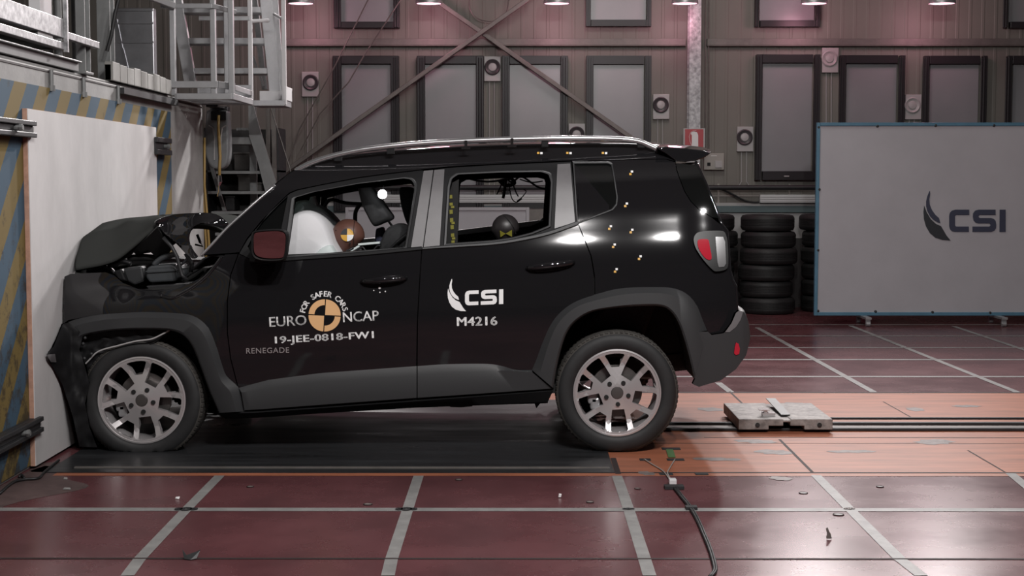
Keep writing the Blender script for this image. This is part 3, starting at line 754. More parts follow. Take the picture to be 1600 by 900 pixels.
bm = bmesh.new(); box(bm, a.x, b.x, Yl + 0.35, Yl + 0.37, a.z, b.z); box(bm, b.x - 0.02, b.x, Yl, Yl + 0.37, a.z, b.z + 0.02); done('toe_board', bm, 'white_metal', e, bevel=0.003)
bm = bmesh.new(); box(bm, a.x, b.x - 0.005, Yl - 0.03, Yl + 0.35, a.z - 0.05, a.z - 0.005); done('deck', bm, 'alu', e, bevel=0.003)
for px, Y in ((391, Yl), (443.5, Yl + 0.02)):
    p = atY(px, 60, Y); bm = bmesh.new(); box(bm, p.x - 0.017, p.x + 0.017, Y - 0.017, Y + 0.017, a.z - 0.04, 3.9); done('post', bm, 'white_metal', e, bevel=0.003)
bm = bmesh.new(); tube(bm, [atY(391, 33, Yl), atY(420, 32, Yl + 0.1)], 0.015, 8); tube(bm, [atY(428, 22, Yl + 0.3), atY(444, 31, Yl)], 0.012, 8); done('cross_rail', bm, 'white_metal', e); fix_parent(e)
bm = bmesh.new(); bar(bm, atY(398, 0, 13.5), atY(414, 140, 13.5), 0.05, 0.05, (0, 1, 0)); bar(bm, atY(395, 88, 13.4), atY(412, 135, 13.4), 0.02, 0.02, (0, 1, 0)); tag(done('leaning_brace', bm, 'grey_steel'), 'slanting grey brace behind the landing posts', 'brace')
# lower stairs
Yt = 13.0
e = empty('lower_stairs', (atY(380, 300, Yt).x, Yt, 0), 'grey open stairs running down behind the car bonnet', 'stairs')
bm = bmesh.new(); fp = [(388, 165), (396, 165), (404, 195), (425, 265), (452, 350), (478, 440), (462, 440), (436, 362), (414, 298), (402, 250), (389, 212)]
bm2 = [atY(x, y, Yt - 0.03) for x, y in fp]; prism(bm, bm2, (0, 0.03, 0)); done('stringer', bm, 'grey_steel', e)
bm = bmesh.new(); bar(bm, atY(328, 252, Yt + 0.4), atY(372, 400, Yt + 0.4), 0.03, 0.03, (0, 1, 0)); done('far_stringer', bm, 'grey_steel', e)
for x0, x1, y, h in ((345, 402, 220, 11), (337, 408, 269.5, 4.5), (324, 416, 301, 4.5), (330, 425, 332.5, 4.5), (336, 436, 366, 4.5), (342, 446, 402, 4.5)):
    p = atY(x0, y + h / 2, Yt); q = atY(x1, y - h / 2, Yt); bm = bmesh.new(); box(bm, p.x, q.x, Yt, Yt + 0.25, p.z, q.z); done('step', bm, 'grey_steel', e, bevel=0.002)
p = atY(391, 300, Yt + 0.1); bm = bmesh.new(); box(bm, p.x - 0.03, p.x + 0.03, Yt + 0.26, Yt + 0.3, 0, atY(391, 165, Yt).z); box(bm, atY(358, 0, Yt).x, p.x, Yt + 0.26, Yt + 0.3, atY(0, 202, Yt).z, atY(0, 198, Yt).z); done('support_post', bm, 'grey_steel', e)
fix_parent(e)
# posts right of the stairs
for px, py0, lab in ((428, 165, 'thin grey post rising right of the lower stairs'), (419, 170, 'thin dark post just right of the stair stringer')):
    bm = bmesh.new(); p = atY(px, 200, 14.4); box(bm, p.x - 0.02, p.x + 0.02, 14.38, 14.42, 0, atY(px, py0, 14.4).z); tag(done('post', bm, 'brace'), lab, 'post')
bm = bmesh.new(); tube(bm, [atY(422, 165, 13.6), atY(452, 260, 13.6), atY(470, 330, 13.6), atY(495, 535.7, 13.6)], 0.006, 6); tag(done('guy_wire', bm, 'brace'), 'thin wire slanting from the landing behind the windscreen pillar', 'wire')
# stored goods behind the stairs
for i, (x0, x1, y0, y1, m, lab) in enumerate(((366, 393, 238, 266, 'clutter', 'grey storage box on the shelf behind the lower stairs'), (372, 394, 273, 298, 'clutter', 'small grey box on the middle shelf behind the stairs'), (352, 366, 306, 329, 'dark_steel', 'dark can on the bottom shelf behind the stairs'), (396, 408, 285, 299, 'clutter', 'low box right of the small grey box behind the stairs'))):
    a = atY(x0, y1, 14.6); b = atY(x1, y0, 14.6); bm = bmesh.new(); box(bm, a.x, b.x, 14.6, 14.9, a.z, b.z)
    box(bm, a.x - 0.01, b.x + 0.01, 14.59, 14.91, b.z - 0.02, b.z)
    tag(done('storage_box', bm, m, bevel=0.006), lab, 'box', 'goods behind the stairs')
e = empty('storage_rack', atY(370, 400, 14.6), 'dark shelf rack behind the lower stairs', 'rack')
a = atY(322, 332, 14.55); b = atY(436, 200, 14.55)
for y in (266, 299, 331):
    z = atY(380, y, 14.55).z; bm = bmesh.new(); box(bm, a.x, b.x, 14.5, 14.95, z - 0.02, z - 0.001); done('shelf', bm, 'dark_steel', e)
for x in (a.x, b.x - 0.03):
    bm = bmesh.new(); box(bm, x, x + 0.03, 14.5, 14.95, 0, b.z); done('upright', bm, 'dark_steel', e)
bm = bmesh.new(); box(bm, a.x, b.x, 14.95, 14.97, 0, b.z); done('back_sheet', bm, 'hall_dark', e); fix_parent(e)
# hose reel
Yh = 12.05; hs = FPX / Yh
e = empty('hose_reel', atY(341, 260, Yh), 'grey hose reel with yellow hose hanging under the grating', 'hose reel')
bm = bmesh.new()
prof = catmull([(322, 172), (320, 205), (320, 235), (325, 254), (333, 263), (348, 263), (356, 252), (358, 232), (357, 200), (355, 172)], 4)
prism(bm, [atY(p.x, p.y, Yh) for p in prof], (0, 0.14, 0)); done('casing', bm, 'reel_grey', e, bevel=0.02, seg=3)
for pts in ([(326, 196), (333, 200), (335, 215), (335, 250)], [(353, 196), (347, 200), (345, 215), (345, 250)]):
    bm = bmesh.new(); tube(bm, [atY(x, y, Yh - 0.004) for x, y in pts], 0.006, 6); done('casing_rib', bm, 'plate', e)
bm = bmesh.new(); a = atY(330, 188, Yh); b = atY(353, 174, Yh); box(bm, a.x, b.x, Yh - 0.01, Yh + 0.02, a.z, b.z); done('hose_slot', bm, 'trim_black', e)
bm = bmesh.new(); tube(bm, [atY(x, y, Yh - 0.025) for x, y in ((341.5, 180), (341, 200), (343, 225), (344, 245), (343, 262), (343, 280))], 0.012, 8); done('hose', bm, 'hose_yellow', e, smooth=True)
bm = bmesh.new(); tube(bm, [atY(x, y, Yh - 0.025) for x, y in ((343, 274), (343.5, 284), (342, 290))], [0.016, 0.02, 0.01], 8); tube(bm, [atY(x, y, Yh - 0.025) for x, y in ((342, 288), (342, 300), (340, 307))], 0.006, 6); done('nozzle', bm, 'chrome', e)
bm = bmesh.new(); box(bm, atY(325, 0, Yh).x, atY(352, 0, Yh).x, Yh + 0.02, Yh + 0.12, atY(0, 174, Yh).z - 0.02, 2.10); box(bm, atY(330, 0, Yh).x, atY(348, 0, Yh).x, 11.78, Yh + 0.1, 2.085, 2.0995); done('hanger', bm, 'dark_steel', e); fix_parent(e)
for dx, k in ((0, 'left'), (4.5, 'right')):
    bm = bmesh.new(); tube(bm, [atY(x + dx, y, 11.99) for x, y in ((315, 215), (315, 290), (318, 325), (322, 380), (322, 470))], 0.01, 8); tag(done('yellow_hose', bm, 'hose_yellow', smooth=True), k + ' one of two yellow hoses hanging at the block end', 'hose')

# ================================================================== things on the floor
# guide rail in the lane
e = empty('guide_rail', G(1300, 668), 'dark guide rail slot running along the orange lane to the car', 'rail')
for y, w in ((673.5, 0.018), (664.5, 0.02)):
    bm = bmesh.new(); Y = G(1300, y).y; box(bm, XM + 0.03, 11, Y - w, Y + w, 0.0026, 0.02); done('rail_bar', bm, 'dark_steel', e, bevel=0.004)
Ya, Yb = G(1300, 672).y + 0.03, G(1300, 666).y - 0.02
bm = bmesh.new(); box(bm, XM + 0.1, 11, Ya, Yb, 0.0026, 0.008); done('slot_bed', bm, 'brace', e)
bm = bmesh.new(); Y = G(1300, 655).y; box(bm, 1.95, 11, Y - 0.012, Y + 0.012, 0.0026, 0.012); done('cover_edge', bm, 'dark_steel', e); fix_parent(e)
# tow trolley
p = G(1154, 677); q = G(1297, 674); y0 = p.y - 0.0; y1 = G(1145, 655).y + 0.12
e = empty('tow_trolley', (p.x, y0, 0.02), 'scuffed grey steel tow trolley sitting on the guide rail', 'trolley')
h = 0.085; x0, x1 = p.x, q.x; L = x1 - x0
bm = bmesh.new()
prof = [(0, 0.022), (0.32 * L, 0.022), (0.32 * L, 0.045), (0.475 * L, 0.045), (0.475 * L, h - 0.018), (0.55 * L, h - 0.018), (0.55 * L, 0.045), (0.70 * L, 0.045), (0.70 * L, 0.022), (L, 0.022), (L, h), (0.56 * L, h), (0.55 * L, h - 0.006), (0.475 * L, h - 0.006), (0.47 * L, h), (0, h)]
prism(bm, [(x0 + a, y0, b) for a, b in prof], (0, y1 - y0, 0)); done('block', bm, 'trolley', e, bevel=0.004)
for fx in (0.2, 0.86):
    bm = bmesh.new(); tube(bm, [(x0 + fx * L, y0 - 0.006, 0.05), (x0 + fx * L, y0 + 0.01, 0.05)], 0.014, 10); tube(bm, [(x0 + fx * L, y0 - 0.01, 0.05), (x0 + fx * L, y0, 0.05)], 0.008, 6); done('bolt', bm, 'dark_steel', e)
bm = bmesh.new(); xx = x0 + 0.34 * L; box(bm, xx - 0.03, xx + 0.045, y0 + 0.10, y0 + 0.16, h, h + 0.02); box(bm, xx - 0.02, xx, y0 + 0.11, y0 + 0.15, h + 0.02, h + 0.035); box(bm, xx - 0.05, xx + 0.01, y0 + 0.10, y0 + 0.16, h + 0.035, h + 0.04); done('hook', bm, 'alloy', e)
bm = bmesh.new(); xx = x0 + 0.49 * L
vs = [(xx, y0 + 0.12, h + 0.004), (xx + 0.055, y0 + 0.12, h + 0.004), (xx + 0.045, y1 - 0.06, h + 0.035), (xx - 0.015, y1 - 0.06, h + 0.035)]
prism(bm, vs, (0, 0, 0.005)); done('tongue', bm, 'grey_steel', e); fix_parent(e)
# cable with connector and tape
e = empty('floor_cable', G(1050, 740), 'black twin cable with white connector snaking over the floor behind the rear wheel', 'cable')
def gp(x, y, z=0.008): v = G(x, y); return Vector((v.x, v.y, z))
main = catmull([(1054, 764), (1065, 778), (1079, 796), (1090, 815), (1100, 838), (1109, 860), (1115, 880), (1117, 894), (1110, 904)], 5)
for dx in (-1.6, 1.8):
    bm = bmesh.new(); tube(bm, [gp(p.x + dx, p.y) for p in main], 0.006, 8); done('cable', bm, 'cable', e, smooth=True)
for pts in ([(1006, 719), (1020, 728), (1036, 738), (1047, 752)], [(1055, 719), (1046, 734), (1043, 742), (1049, 752)]):
    bm = bmesh.new(); tube(bm, [gp(p.x, p.y, 0.007) for p in catmull(pts, 4)], 0.0035, 6); done('wire', bm, 'cable_pale', e, smooth=True)
c = gp(1051, 757); bm = bmesh.new(); box(bm, c.x - 0.018, c.x + 0.018, c.y - 0.02, c.y + 0.03, 0.003, 0.028); box(bm, c.x - 0.012, c.x + 0.012, c.y + 0.03, c.y + 0.045, 0.005, 0.022); done('connector', bm, 'white_metal', e, bevel=0.003); fix_parent(e)
for x0, x1, y, h, m, lab in ((1000, 1016, 719, 3, 'black_tape', 'black tape scrap at the left wire end by the rear tyre'), (1043, 1068, 719, 3, 'black_tape', 'black tape scrap at the right wire end'), (1035, 1062, 702, 3, 'black_tape', 'farthest black tape scrap beside the rear tyre'), (1031, 1050, 741, 4, 'black_tape', 'black tape holding the joined wires on the lane edge'), (1039, 1067, 763.5, 4, 'black_tape', 'black tape across the twin cable below the white connector'), (1072, 1088, 796, 3.5, 'black_tape', 'dark tape bit where the cable crosses the pale floor line'), (1087, 1105, 741, 3.5, 'black_tape', 'black tape patch on the lane edge right of the cable')):
    bm = bmesh.new(); a = G(x0, y + h / 2); b = G(x1, y - h / 2); box(bm, a.x, b.x, a.y, b.y, 0.0022, 0.0045 if y != 763.5 and y != 796 else 0.016); tag(done('tape_strip', bm, m), lab, 'tape', 'tape bits along the cable')
bm = bmesh.new(); a = G(1050, 716); d = (G(1046, 704) - a); s = Vector((0.02, 0, 0)); u = Vector((0, 0, 0.005)); prism(bm, [a - s + u, a + s + u, a + d + s + u, a + d - s + u], (0, 0, 0.002)); tag(done('tape_strip', bm, 'green_tape'), 'green tape strip between two black scraps by the rear tyre', 'tape', 'tape bits along the cable')
# markers at the tape crossings
for x, y, w, lab in ((291, 796.5, 19, 'dark floor marker where the leftmost pale lines cross'), (635, 796.5, 18, 'dark floor marker where pale lines cross below the front door'), (982, 796.3, 10, 'small ring marks where pale lines cross below the rear wheel'), (1327, 795.7, 9, 'faint grey mark where pale lines cross at right')):
    e = empty('floor_marker', G(x, y), lab, 'marker', 'marks at the line crossings'); s = 345.0
    for k, (ox, rx) in enumerate(((-0.62, 0.34), (0.62, 0.34), (0, 0.5))):
        bm = bmesh.new(); c = gp(x + ox * w, y, 0.0036); r = w * rx / s
        lathe(bm, [(r * 0.35, 0), (r * 0.35, 0.002), (r, 0.002), (r, 0)], Matrix.Translation(c) @ Matrix.Diagonal((1, 1.25, 1, 1)), 20, closed=True); done('mark', bm, 'black_tape' if w > 9.5 else 'lane_scuff', e)
    fix_parent(e)
for x, y, r, lab in ((1255, 771, 7, 'pale round floor cap ringed dark, left one at right of the floor'), (1310, 804.5, 8, 'pale round floor cap just below the pale line at right'), (1375, 761, 6, 'pale floor cap near the orange lane at right'), (391, 761, 6, 'grey floor cap right of the leftmost pale line'), (575, 788.5, 7, 'grey floor cap just above the pale line under the door'), (717, 750, 6, 'grey floor cap below the emblem on the rear door'), (996, 764, 5, 'grey floor cap right of the third pale line'), (922, 785, 6, 'grey floor cap left of the third pale line')):
    e = empty('ground_socket', G(x, y), lab, 'socket cover', 'round caps in the floor'); s = 320.0; c = gp(x, y, 0.0012)
    bm = bmesh.new(); lathe(bm, [(0, 0.002), (r / s * 0.8, 0.002), (r / s * 0.8, 0)], Matrix.Translation(c), 24); done('cap', bm, 'tape' if x > 1200 else 'lane_scuff', e)
    bm = bmesh.new(); lathe(bm, [(r / s * 0.8, 0), (r / s * 0.8, 0.003), (r / s, 0.003), (r / s, 0)], Matrix.Translation(c), 24, closed=True); done('cap_ring', bm, 'seam', e); fix_parent(e)
# debris
def shard(name, pts, lab, m, cat='debris'):
    bm = bmesh.new(); prism(bm, pts, (0.0, 0.004, 0.003)); tag(done(name, bm, m, bevel=0.001), lab, cat)
a = G(285, 873); s = 1 / 390.0
shard('plastic_shard', [(a.x, a.y, 0.035), (a.x + 6 * s, a.y, 0.012), (a.x + 14 * s, a.y + .01, 0.014), (a.x + 22 * s, a.y + .01, 0.024), (a.x + 28 * s, a.y, 0.034), (a.x + 24 * s, a.y - .02, 0.006), (a.x + 15 * s, a.y - .03, 0.003), (a.x + 4 * s, a.y - .02, 0.004)], 'curved dark plastic shard on the floor at the bottom left', 'trim')
a = G(1295, 843)
shard('plastic_shard', [(a.x - 4 * s, a.y, 0.003), (a.x + 5 * s, a.y, 0.003), (a.x + 4 * s, a.y + .01, 0.02), (a.x + 1 * s, a.y, 0.03), (a.x - 2 * s, a.y, 0.05), (a.x - 5 * s, a.y, 0.045), (a.x - 3 * s, a.y, 0.022)], 'small upright brown shard on the floor at the bottom right', 'brace')
a = G(875, 778)
shard('white_chip', [(a.x - 3 * s, a.y, 0.003), (a.x + 2 * s, a.y, 0.003), (a.x + 3 * s, a.y, 0.016), (a.x - 2 * s, a.y, 0.018)], 'tiny white chip on the red floor in front of the rear door', 'white')
a = G(282, 780)
shard('white_chip', [(a.x - 10 * s, a.y, 0.002), (a.x - 2 * s, a.y - .01, 0.002), (a.x - 1 * s, a.y, 0.010), (a.x - 9 * s, a.y, 0.008)], 'tiny white chip on the red floor near the leftmost pale line', 'white')
for x, y, w in ((104, 766, 13), (102, 750, 7)):
    a = G(x, y); shard('white_chip', [(a.x - w / 2 / 330, a.y, 0.003), (a.x + w / 2 / 330, a.y, 0.003), (a.x + w / 3 / 330, a.y + .01, 0.008), (a.x - w / 3 / 330, a.y, 0.01)], ('longer' if w > 10 else 'shorter') + ' pale splinter on the floor in front of the white board', 'tape')
for pts, lab in (([(0, 774), (20, 757), (38, 752), (60, 750), (70, 740), (92, 722)], 'thin dark hose lying along the foot of the board'), ([(30, 748), (34, 745), (38, 750)], 'short dark rubber end by the board corner')):
    bm = bmesh.new(); tube(bm, [gp(p.x, p.y, 0.01) for p in catmull(pts, 4)], 0.007, 6); tag(done('loose_hose', bm, 'cable', smooth=True), lab, 'hose')
# ================================================================== the crashed car
YC = 8.89
def interp(tab, v):
    if v <= tab[0][0]: return tab[0][1]
    for (a, fa), (b, fb) in zip(tab, tab[1:]):
        if v <= b:
            t = (v - a) / (b - a); t2 = t * t * (3 - 2 * t)
            return fa + (fb - fa) * (0.6 * t + 0.4 * t2)
    return tab[-1][1]
XRW = atY(964.5, 620.5, 8.03).x        # rear wheel centre
XFW = atY(220.5, 626, 8.03).x
PROF = [(0.10, 0.80), (0.22, 0.855), (0.34, 0.872), (0.50, 0.882), (0.70, 0.892), (0.85, 0.893), (0.97, 0.885), (1.06, 0.868), (1.14, 0.845), (1.30, 0.795), (1.45, 0.74), (1.55, 0.695), (1.61, 0.65), (1.66, 0.58), (1.70, 0.50)]
PS = [-0.2 + 0.01 * k for k in range(211)]
_W = [interp(PROF, z) for z in PS]
for _ in range(40): _W = [_W[0]] + [(a + 2 * b + c) / 4 for a, b, c in zip(_W, _W[1:], _W[2:])] + [_W[-1]]
def prof_w(z):
    t = (z + 0.2) / 0.01; i = int(max(0, min(len(_W) - 2, math.floor(t)))); f = max(0, min(1, t - i))
    return _W[i] + (_W[i + 1] - _W[i]) * f
def Wd(x, z):
    zp = z - 0.04 * (x - XRW)
    w = prof_w(zp)
    if x > 0.88:
        t = min((x - 0.88) / 0.50, 1.0); w -= 0.16 * (1 - math.sqrt(max(0, 1 - 0.97 * t * t)))
    if x < -1.55:
        t = (-1.55 - x) / 1.0; w -= 0.06 * t * t
    # dents of the crushed wing
    if x < -1.3:
        g = lambda cx, cz, rx, rz: math.exp(-((x - cx) / rx) ** 2 - ((z - cz) / rz) ** 2)
        w += -0.03 * g(-2.05, 0.93, 0.34, 0.07) + 0.02 * g(-2.25, 0.78, 0.12, 0.12)
        w += 0.0025 * noise.noise(Vector((x * 6, z * 7, 1.3))) * min(1, (-1.3 - x) / 0.4)
    return w
def S(px, py, off=0.0):
    Y = YC - 0.85
    for _ in range(7):
        p = atY(px, py, Y); Y = YC - Wd(p.x, p.z) - off
    p = atY(px, py, Y); p.x = max(p.x, -2.488); return p
def Sn(px, py, off=None):
    f = off if callable(off) else (lambda a, b: off or 0.0)
    e = 1.0
    a = S(px + e, py, f(px + e, py)) - S(px - e, py, f(px - e, py)); b = S(px, py + e, f(px, py + e)) - S(px, py - e, f(px, py - e))
    n = a.cross(b).normalized()
    return n if n.y < 0 else -n
def flip(p): return Vector((p[0], 2 * YC - p[1], p[2]))
def ccw(o): return o
def panel_mesh(name, loops, m, parent, off=0.0, thick=0.022, grid=9.0, far=True, far_parent=None, mat2=None):
    """body panel drawn in side view, laid on the body surface, with real thickness; also its twin on the far side"""
    f = off if callable(off) else (lambda a, b: off)
    bm = bmesh.new()
    P = [[Vector((p[0], p[1], 0)) for p in l] for l in loops]
    V = [bm.verts.new(p) for l in P for p in l]
    for t in geometry.tessellate_polygon(P):
        try: bm.faces.new([V[i] for i in t])
        except ValueError: pass
    xs = [v.co.x for v in V]; ys = [v.co.y for v in V]
    def cut(ax, lo, hi):
        k = math.ceil(lo / grid) * grid
        while k < hi:
            co = Vector((k, 0, 0)) if ax == 0 else Vector((0, k, 0)); no = Vector((1, 0, 0)) if ax == 0 else Vector((0, 1, 0))
            bmesh.ops.bisect_plane(bm, geom=bm.verts[:] + bm.edges[:] + bm.faces[:], plane_co=co, plane_no=no, dist=1e-4)
            k += grid
    cut(0, min(xs), max(xs)); cut(1, min(ys), max(ys))
    bmesh.ops.remove_doubles(bm, verts=bm.verts, dist=1e-3)
    bm.verts.index_update()
    uv = [(v.co.x, v.co.y) for v in bm.verts]
    faces = []
    for fc in bm.faces:
        ids = [v.index for v in fc.verts]
        area2 = sum(uv[ids[i]][0] * uv[ids[(i + 1) % len(ids)]][1] - uv[ids[(i + 1) % len(ids)]][0] * uv[ids[i]][1] for i in range(len(ids)))
        faces.append(ids if area2 < 0 else ids[::-1])      # outward: towards -Y
    bnd = []
    for e in bm.edges:
        if len(e.link_faces) == 1: bnd.append((e.verts[0].index, e.verts[1].index))
    bm.free()
    front = [S(x, y, f(x, y)) for x, y in uv]; nor = [Sn(x, y, f) for x, y in uv]
    back = [p - n * thick for p, n in zip(front, nor)]
    for p in back: p.x = max(p.x, -2.487)
    N = len(front)
    verts = list(front) + list(back); norms = list(nor) + [-n for n in nor]
    fcs = [list(i) for i in faces] + [[N + k for k in i[::-1]] for i in faces]
    for a, b in bnd:
        k = len(verts); d = (front[b] - front[a]); n = d.cross(nor[a]).normalized()
        verts += [front[a], front[b], back[b], back[a]]; norms += [n] * 4; fcs.append([k, k + 1, k + 2, k + 3])
    out = []
    for side in ((0, 1) if far else (0,)):
        vv = verts if side == 0 else [flip(p) for p in verts]
        nn = norms if side == 0 else [Vector((n.x, -n.y, n.z)) for n in norms]
        ff = fcs if side == 0 else [i[::-1] for i in fcs]
        me = bpy.data.meshes.new(name); me.from_pydata([tuple(v) for v in vv], [], ff); me.validate()
        mm = M[m] if isinstance(m, str) else m
        me.materials.append(mm)
        for p in me.polygons: p.use_smooth = True
        me.normals_split_custom_set_from_vertices([tuple(n) for n in nn])
        out.append(link(name, me, parent if side == 0 else (far_parent or parent)))
    return out
def ring_mesh(name, rings, m, parent, n=48, far=True, smooth='auto'):
    """strip lofted through side-view outlines, each with its own stand-off from the body"""
    rows = [[S(p.x, p.y, o) for p in resample(catmull(pts, 5) if cm else pts, n)] for pts, o, cm in rings]
    out = []
    for side in ((0, 1) if far else (0,)):
        bm = bmesh.new(); loft(bm, rows if side == 0 else [[flip(p) for p in r] for r in rows])
        for fc in bm.faces: pass
        o = done(name, bm, m, parent, smooth=smooth)
        me = o.data
        out.append(o)
    return out
def span_mesh(name, contour, m, parent, crown=(0, 0, 0), n=12, off=0.0, smooth=True, power=2.0, double=True):
    """skin across the car from a side-view contour on the near side to its twin on the far side"""
    near = [S(p.x, p.y, off) for p in contour]
    rows = []
    for p in near:
        q = flip(p); r = []
        for k in range(n + 1):
            t = k / n; c = 1 - abs(2 * t - 1) ** power
            r.append(p.lerp(q, t) + Vector(crown) * c)
        rows.append(r)
    bm = bmesh.new(); loft(bm, rows)
    o = done(name, bm, m, parent, smooth=smooth)
    md = o.modifiers.new('thick', 'SOLIDIFY'); md.thickness = 0.012; md.offset = 0
    return o

car = empty('car', (-0.6, YC, 0), 'black boxy car with its front crushed against the white board', 'car')
# ---------------- key outlines in side view
ROOF_TOP = [(318, 398), (352, 358), (400, 315), (440, 281), (468, 262), (500, 252.5), (560, 244), (640, 237), (740, 231.5), (840, 228.5), (960, 227), (1020, 229), (1042, 232.5)]
ROOF_LOW = [(1056, 252), (1040, 248), (960, 249.5), (893, 250.5), (860, 252), (770, 256), (700, 260), (660, 264.5), (600, 271.5), (560, 277), (500, 288.5), (464, 296), (452, 301), (434, 318), (408, 345), (386, 372), (374, 394), (352, 396)]
roof_side = panel_mesh('roof_side', [[(p.x, p.y) for p in catmull(ROOF_TOP, 4)] + ROOF_LOW], 'paint', car)
roof_c = [p for p in catmull(ROOF_TOP, 4) if p.x >= 466]
span_mesh('roof', roof_c, 'paint', car, crown=(0, 0, 0.035), off=-0.004)
scr_c = [p for p in catmull(ROOF_TOP, 4) if p.x <= 470]
span_mesh('windscreen', scr_c, 'screen_glass', car, crown=(-0.004, 0, 0.0), off=-0.02)
span_mesh('headliner', [p + Vector((0, 16, 0)) for p in roof_c[2:-3]], 'inner', car, crown=(0, 0, 0.02), off=-0.03)

# ---------------- front wing and door
FDOOR_EDGE = [(373, 397), (361, 430), (356, 470), (356, 520), (361, 560), (372, 603)]
WING = [(99, 433), (110, 428), (165, 425.5), (178, 430), (192, 442), (215, 451), (240, 453), (275, 451), (300, 441), (322, 430), (340, 412), (352, 397.5)] + [(x - 1.5, y) for x, y in FDOOR_EDGE] + [(352, 585), (338, 542), (326, 512), (308, 496), (285, 490), (230, 488), (150, 492), (107, 500), (97, 507), (94, 470)]
panel_mesh('front_wing', [WING], 'paint', car, grid=6)
HO_F = [(447, 401), (460, 309), (490, 300), (560, 287), (630, 278.5), (642, 280), (648.5, 288), (648, 300), (633, 387)]
TRI = [(450, 305), (420, 333), (399, 361), (387, 385), (396, 402), (434, 401.5), (440, 355)]
FFRAME = [(374, 396), (387, 374), (410, 346), (436, 319), (454, 302), (465, 297.5), (500, 290), (560, 278.5), (600, 273), (660, 266), (662, 268), (642, 389), (560, 396.5), (447, 405), (400, 409)]
fd = panel_mesh('front_door_frame', [FFRAME, HO_F, TRI], 'trim_black', car, off=-0.004, thick=0.05, grid=7)
panel_mesh('quarter_light', [TRI], 'dark_glass', car, off=-0.025, thick=0.004)
FDOOR = FDOOR_EDGE + [(373, 607), (420, 594.5), (500, 584), (650, 572.5), (651.5, 500), (655.5, 430), (658.5, 388.5), (642, 389.5), (560, 396.5), (447, 405), (400, 409)]
fdoor = panel_mesh('front_door', [FDOOR], 'paint', car)
bm = bmesh.new(); tube(bm, [S(p.x, p.y, -0.002) for p in catmull([(252, 462), (268, 466), (286, 458), (304, 447), (322, 432), (336, 416), (346, 402)], 5)], 0.011, 10); done('wing_ridge', bm, 'paint', car, smooth=True)
# belt mouldings
ring_mesh('belt_moulding', [([(400, 406), (447, 401.5), (560, 393), (640, 386), (659, 384.5)], 0.004, 1), ([(400, 408), (447, 403.5), (560, 395), (640, 388), (659, 386.5)], 0.012, 1), ([(400, 412), (447, 407), (560, 399), (640, 391.5), (659, 389.5)], 0.012, 1), ([(400, 414), (447, 409), (560, 401), (640, 393.5), (659, 391.5)], 0.0, 1)], 'trim_black', car)
# ---------------- rear door
RFRAME = [(679, 265.5), (697, 262.5), (770, 258), (872, 253.5), (892.5, 252.5), (902, 349.5), (858, 365), (800, 377), (700, 385), (661, 388)]
HO_R = [(697, 381), (702.5, 292), (706, 279), (716, 272.5), (780, 269.5), (845, 268.5), (857, 272), (861, 284), (857.5, 353), (830, 364), (800, 371.5), (770, 376)]
panel_mesh('rear_door_frame', [RFRAME, HO_R], 'trim_black', car, off=-0.004, thick=0.05, grid=7)
RDOOR = [(660, 388.5), (657, 430), (653, 500), (652.5, 572.3), (700, 569), (760, 569), (800, 577), (831, 578), (838, 562), (847, 537), (858, 512), (872, 492), (895, 474), (928, 461.5), (927.5, 430), (922.5, 400), (911, 371), (903, 350.5), (858, 366.5), (800, 379), (700, 386)]
rdoor = panel_mesh('rear_door', [RDOOR], 'paint', car)
ring_mesh('belt_moulding', [([(660, 385.5), (700, 382.5), (770, 377), (815, 370.5), (858, 360.5), (901, 345)], 0.003, 1), ([(660, 387), (700, 384), (770, 379), (815, 372), (858, 362), (901, 346.5)], 0.012, 1), ([(660, 389), (700, 386.5), (770, 382), (815, 375.5), (858, 366), (903, 350.5)], 0.012, 1), ([(660, 391), (700, 388), (770, 384), (815, 377.5), (858, 368), (903, 352.5)], 0.0, 1)], 'trim', car)
# window seals (dark inner edges) and chrome-grey inner lines
for ho in (HO_F, HO_R):
    cl = ho + [ho[0]]
    c = Vector((sum(p[0] for p in ho) / len(ho), sum(p[1] for p in ho) / len(ho), 0))
    def grow(k): return [((p[0] - c.x) * k + c.x, (p[1] - c.y) * k + c.y) for p in cl]
    ring_mesh('window_seal', [(grow(1.05), 0.0, 0), (grow(1.035), 0.008, 0), (grow(1.0), 0.006, 0), (grow(0.985), -0.03, 0)], 'trim', car, n=120)
# grey pillar films
panel_mesh('pillar_cover', [[(662, 267), (677, 265.5), (660.5, 386), (642, 388)]], 'pillar_grey', car, off=0.006, thick=0.012, grid=12)
panel_mesh('pillar_cover', [[(678.5, 265.5), (694.5, 264.5), (687, 383.5), (662, 386)]], 'pillar_grey', car, off=0.006, thick=0.012, grid=12)
panel_mesh('pillar_cover', [[(871, 256.5), (891, 255.5), (898.5, 347), (866.5, 357)]], 'pillar_grey', car, off=0.006, thick=0.012, grid=12)
# ---------------- rear quarter
HO_Q = [(896.5, 255), (950, 254.5), (955.5, 257), (959, 275), (964, 308), (963, 319), (957, 327), (902.5, 348)]
QUART = [(894, 251.5), (960, 250.5), (1040, 249), (1055, 253.5), (1056.5, 265), (1061, 278), (1069, 299), (1079, 315), (1091, 327), (1112, 340), (1127, 352), (1135.5, 363), (1138, 400), (1140, 425), (1144, 440), (1149.5, 450), (1151, 484), (1143, 505), (1132, 519), (1112, 522), (1106, 518), (1098, 500), (1090, 479), (1078, 463), (1055, 453), (1030, 451), (970, 451), (930, 459.5), (929.5, 430), (924.5, 400), (913, 371), (904, 350)]
panel_mesh('quarter_panel', [QUART, HO_Q], 'paint', car, grid=8)
panel_mesh('quarter_window', [HO_Q], 'dark_glass', car, off=-0.008, thick=0.006, grid=12)
qc = Vector((931, 298, 0)); hq = HO_Q + [HO_Q[0]]
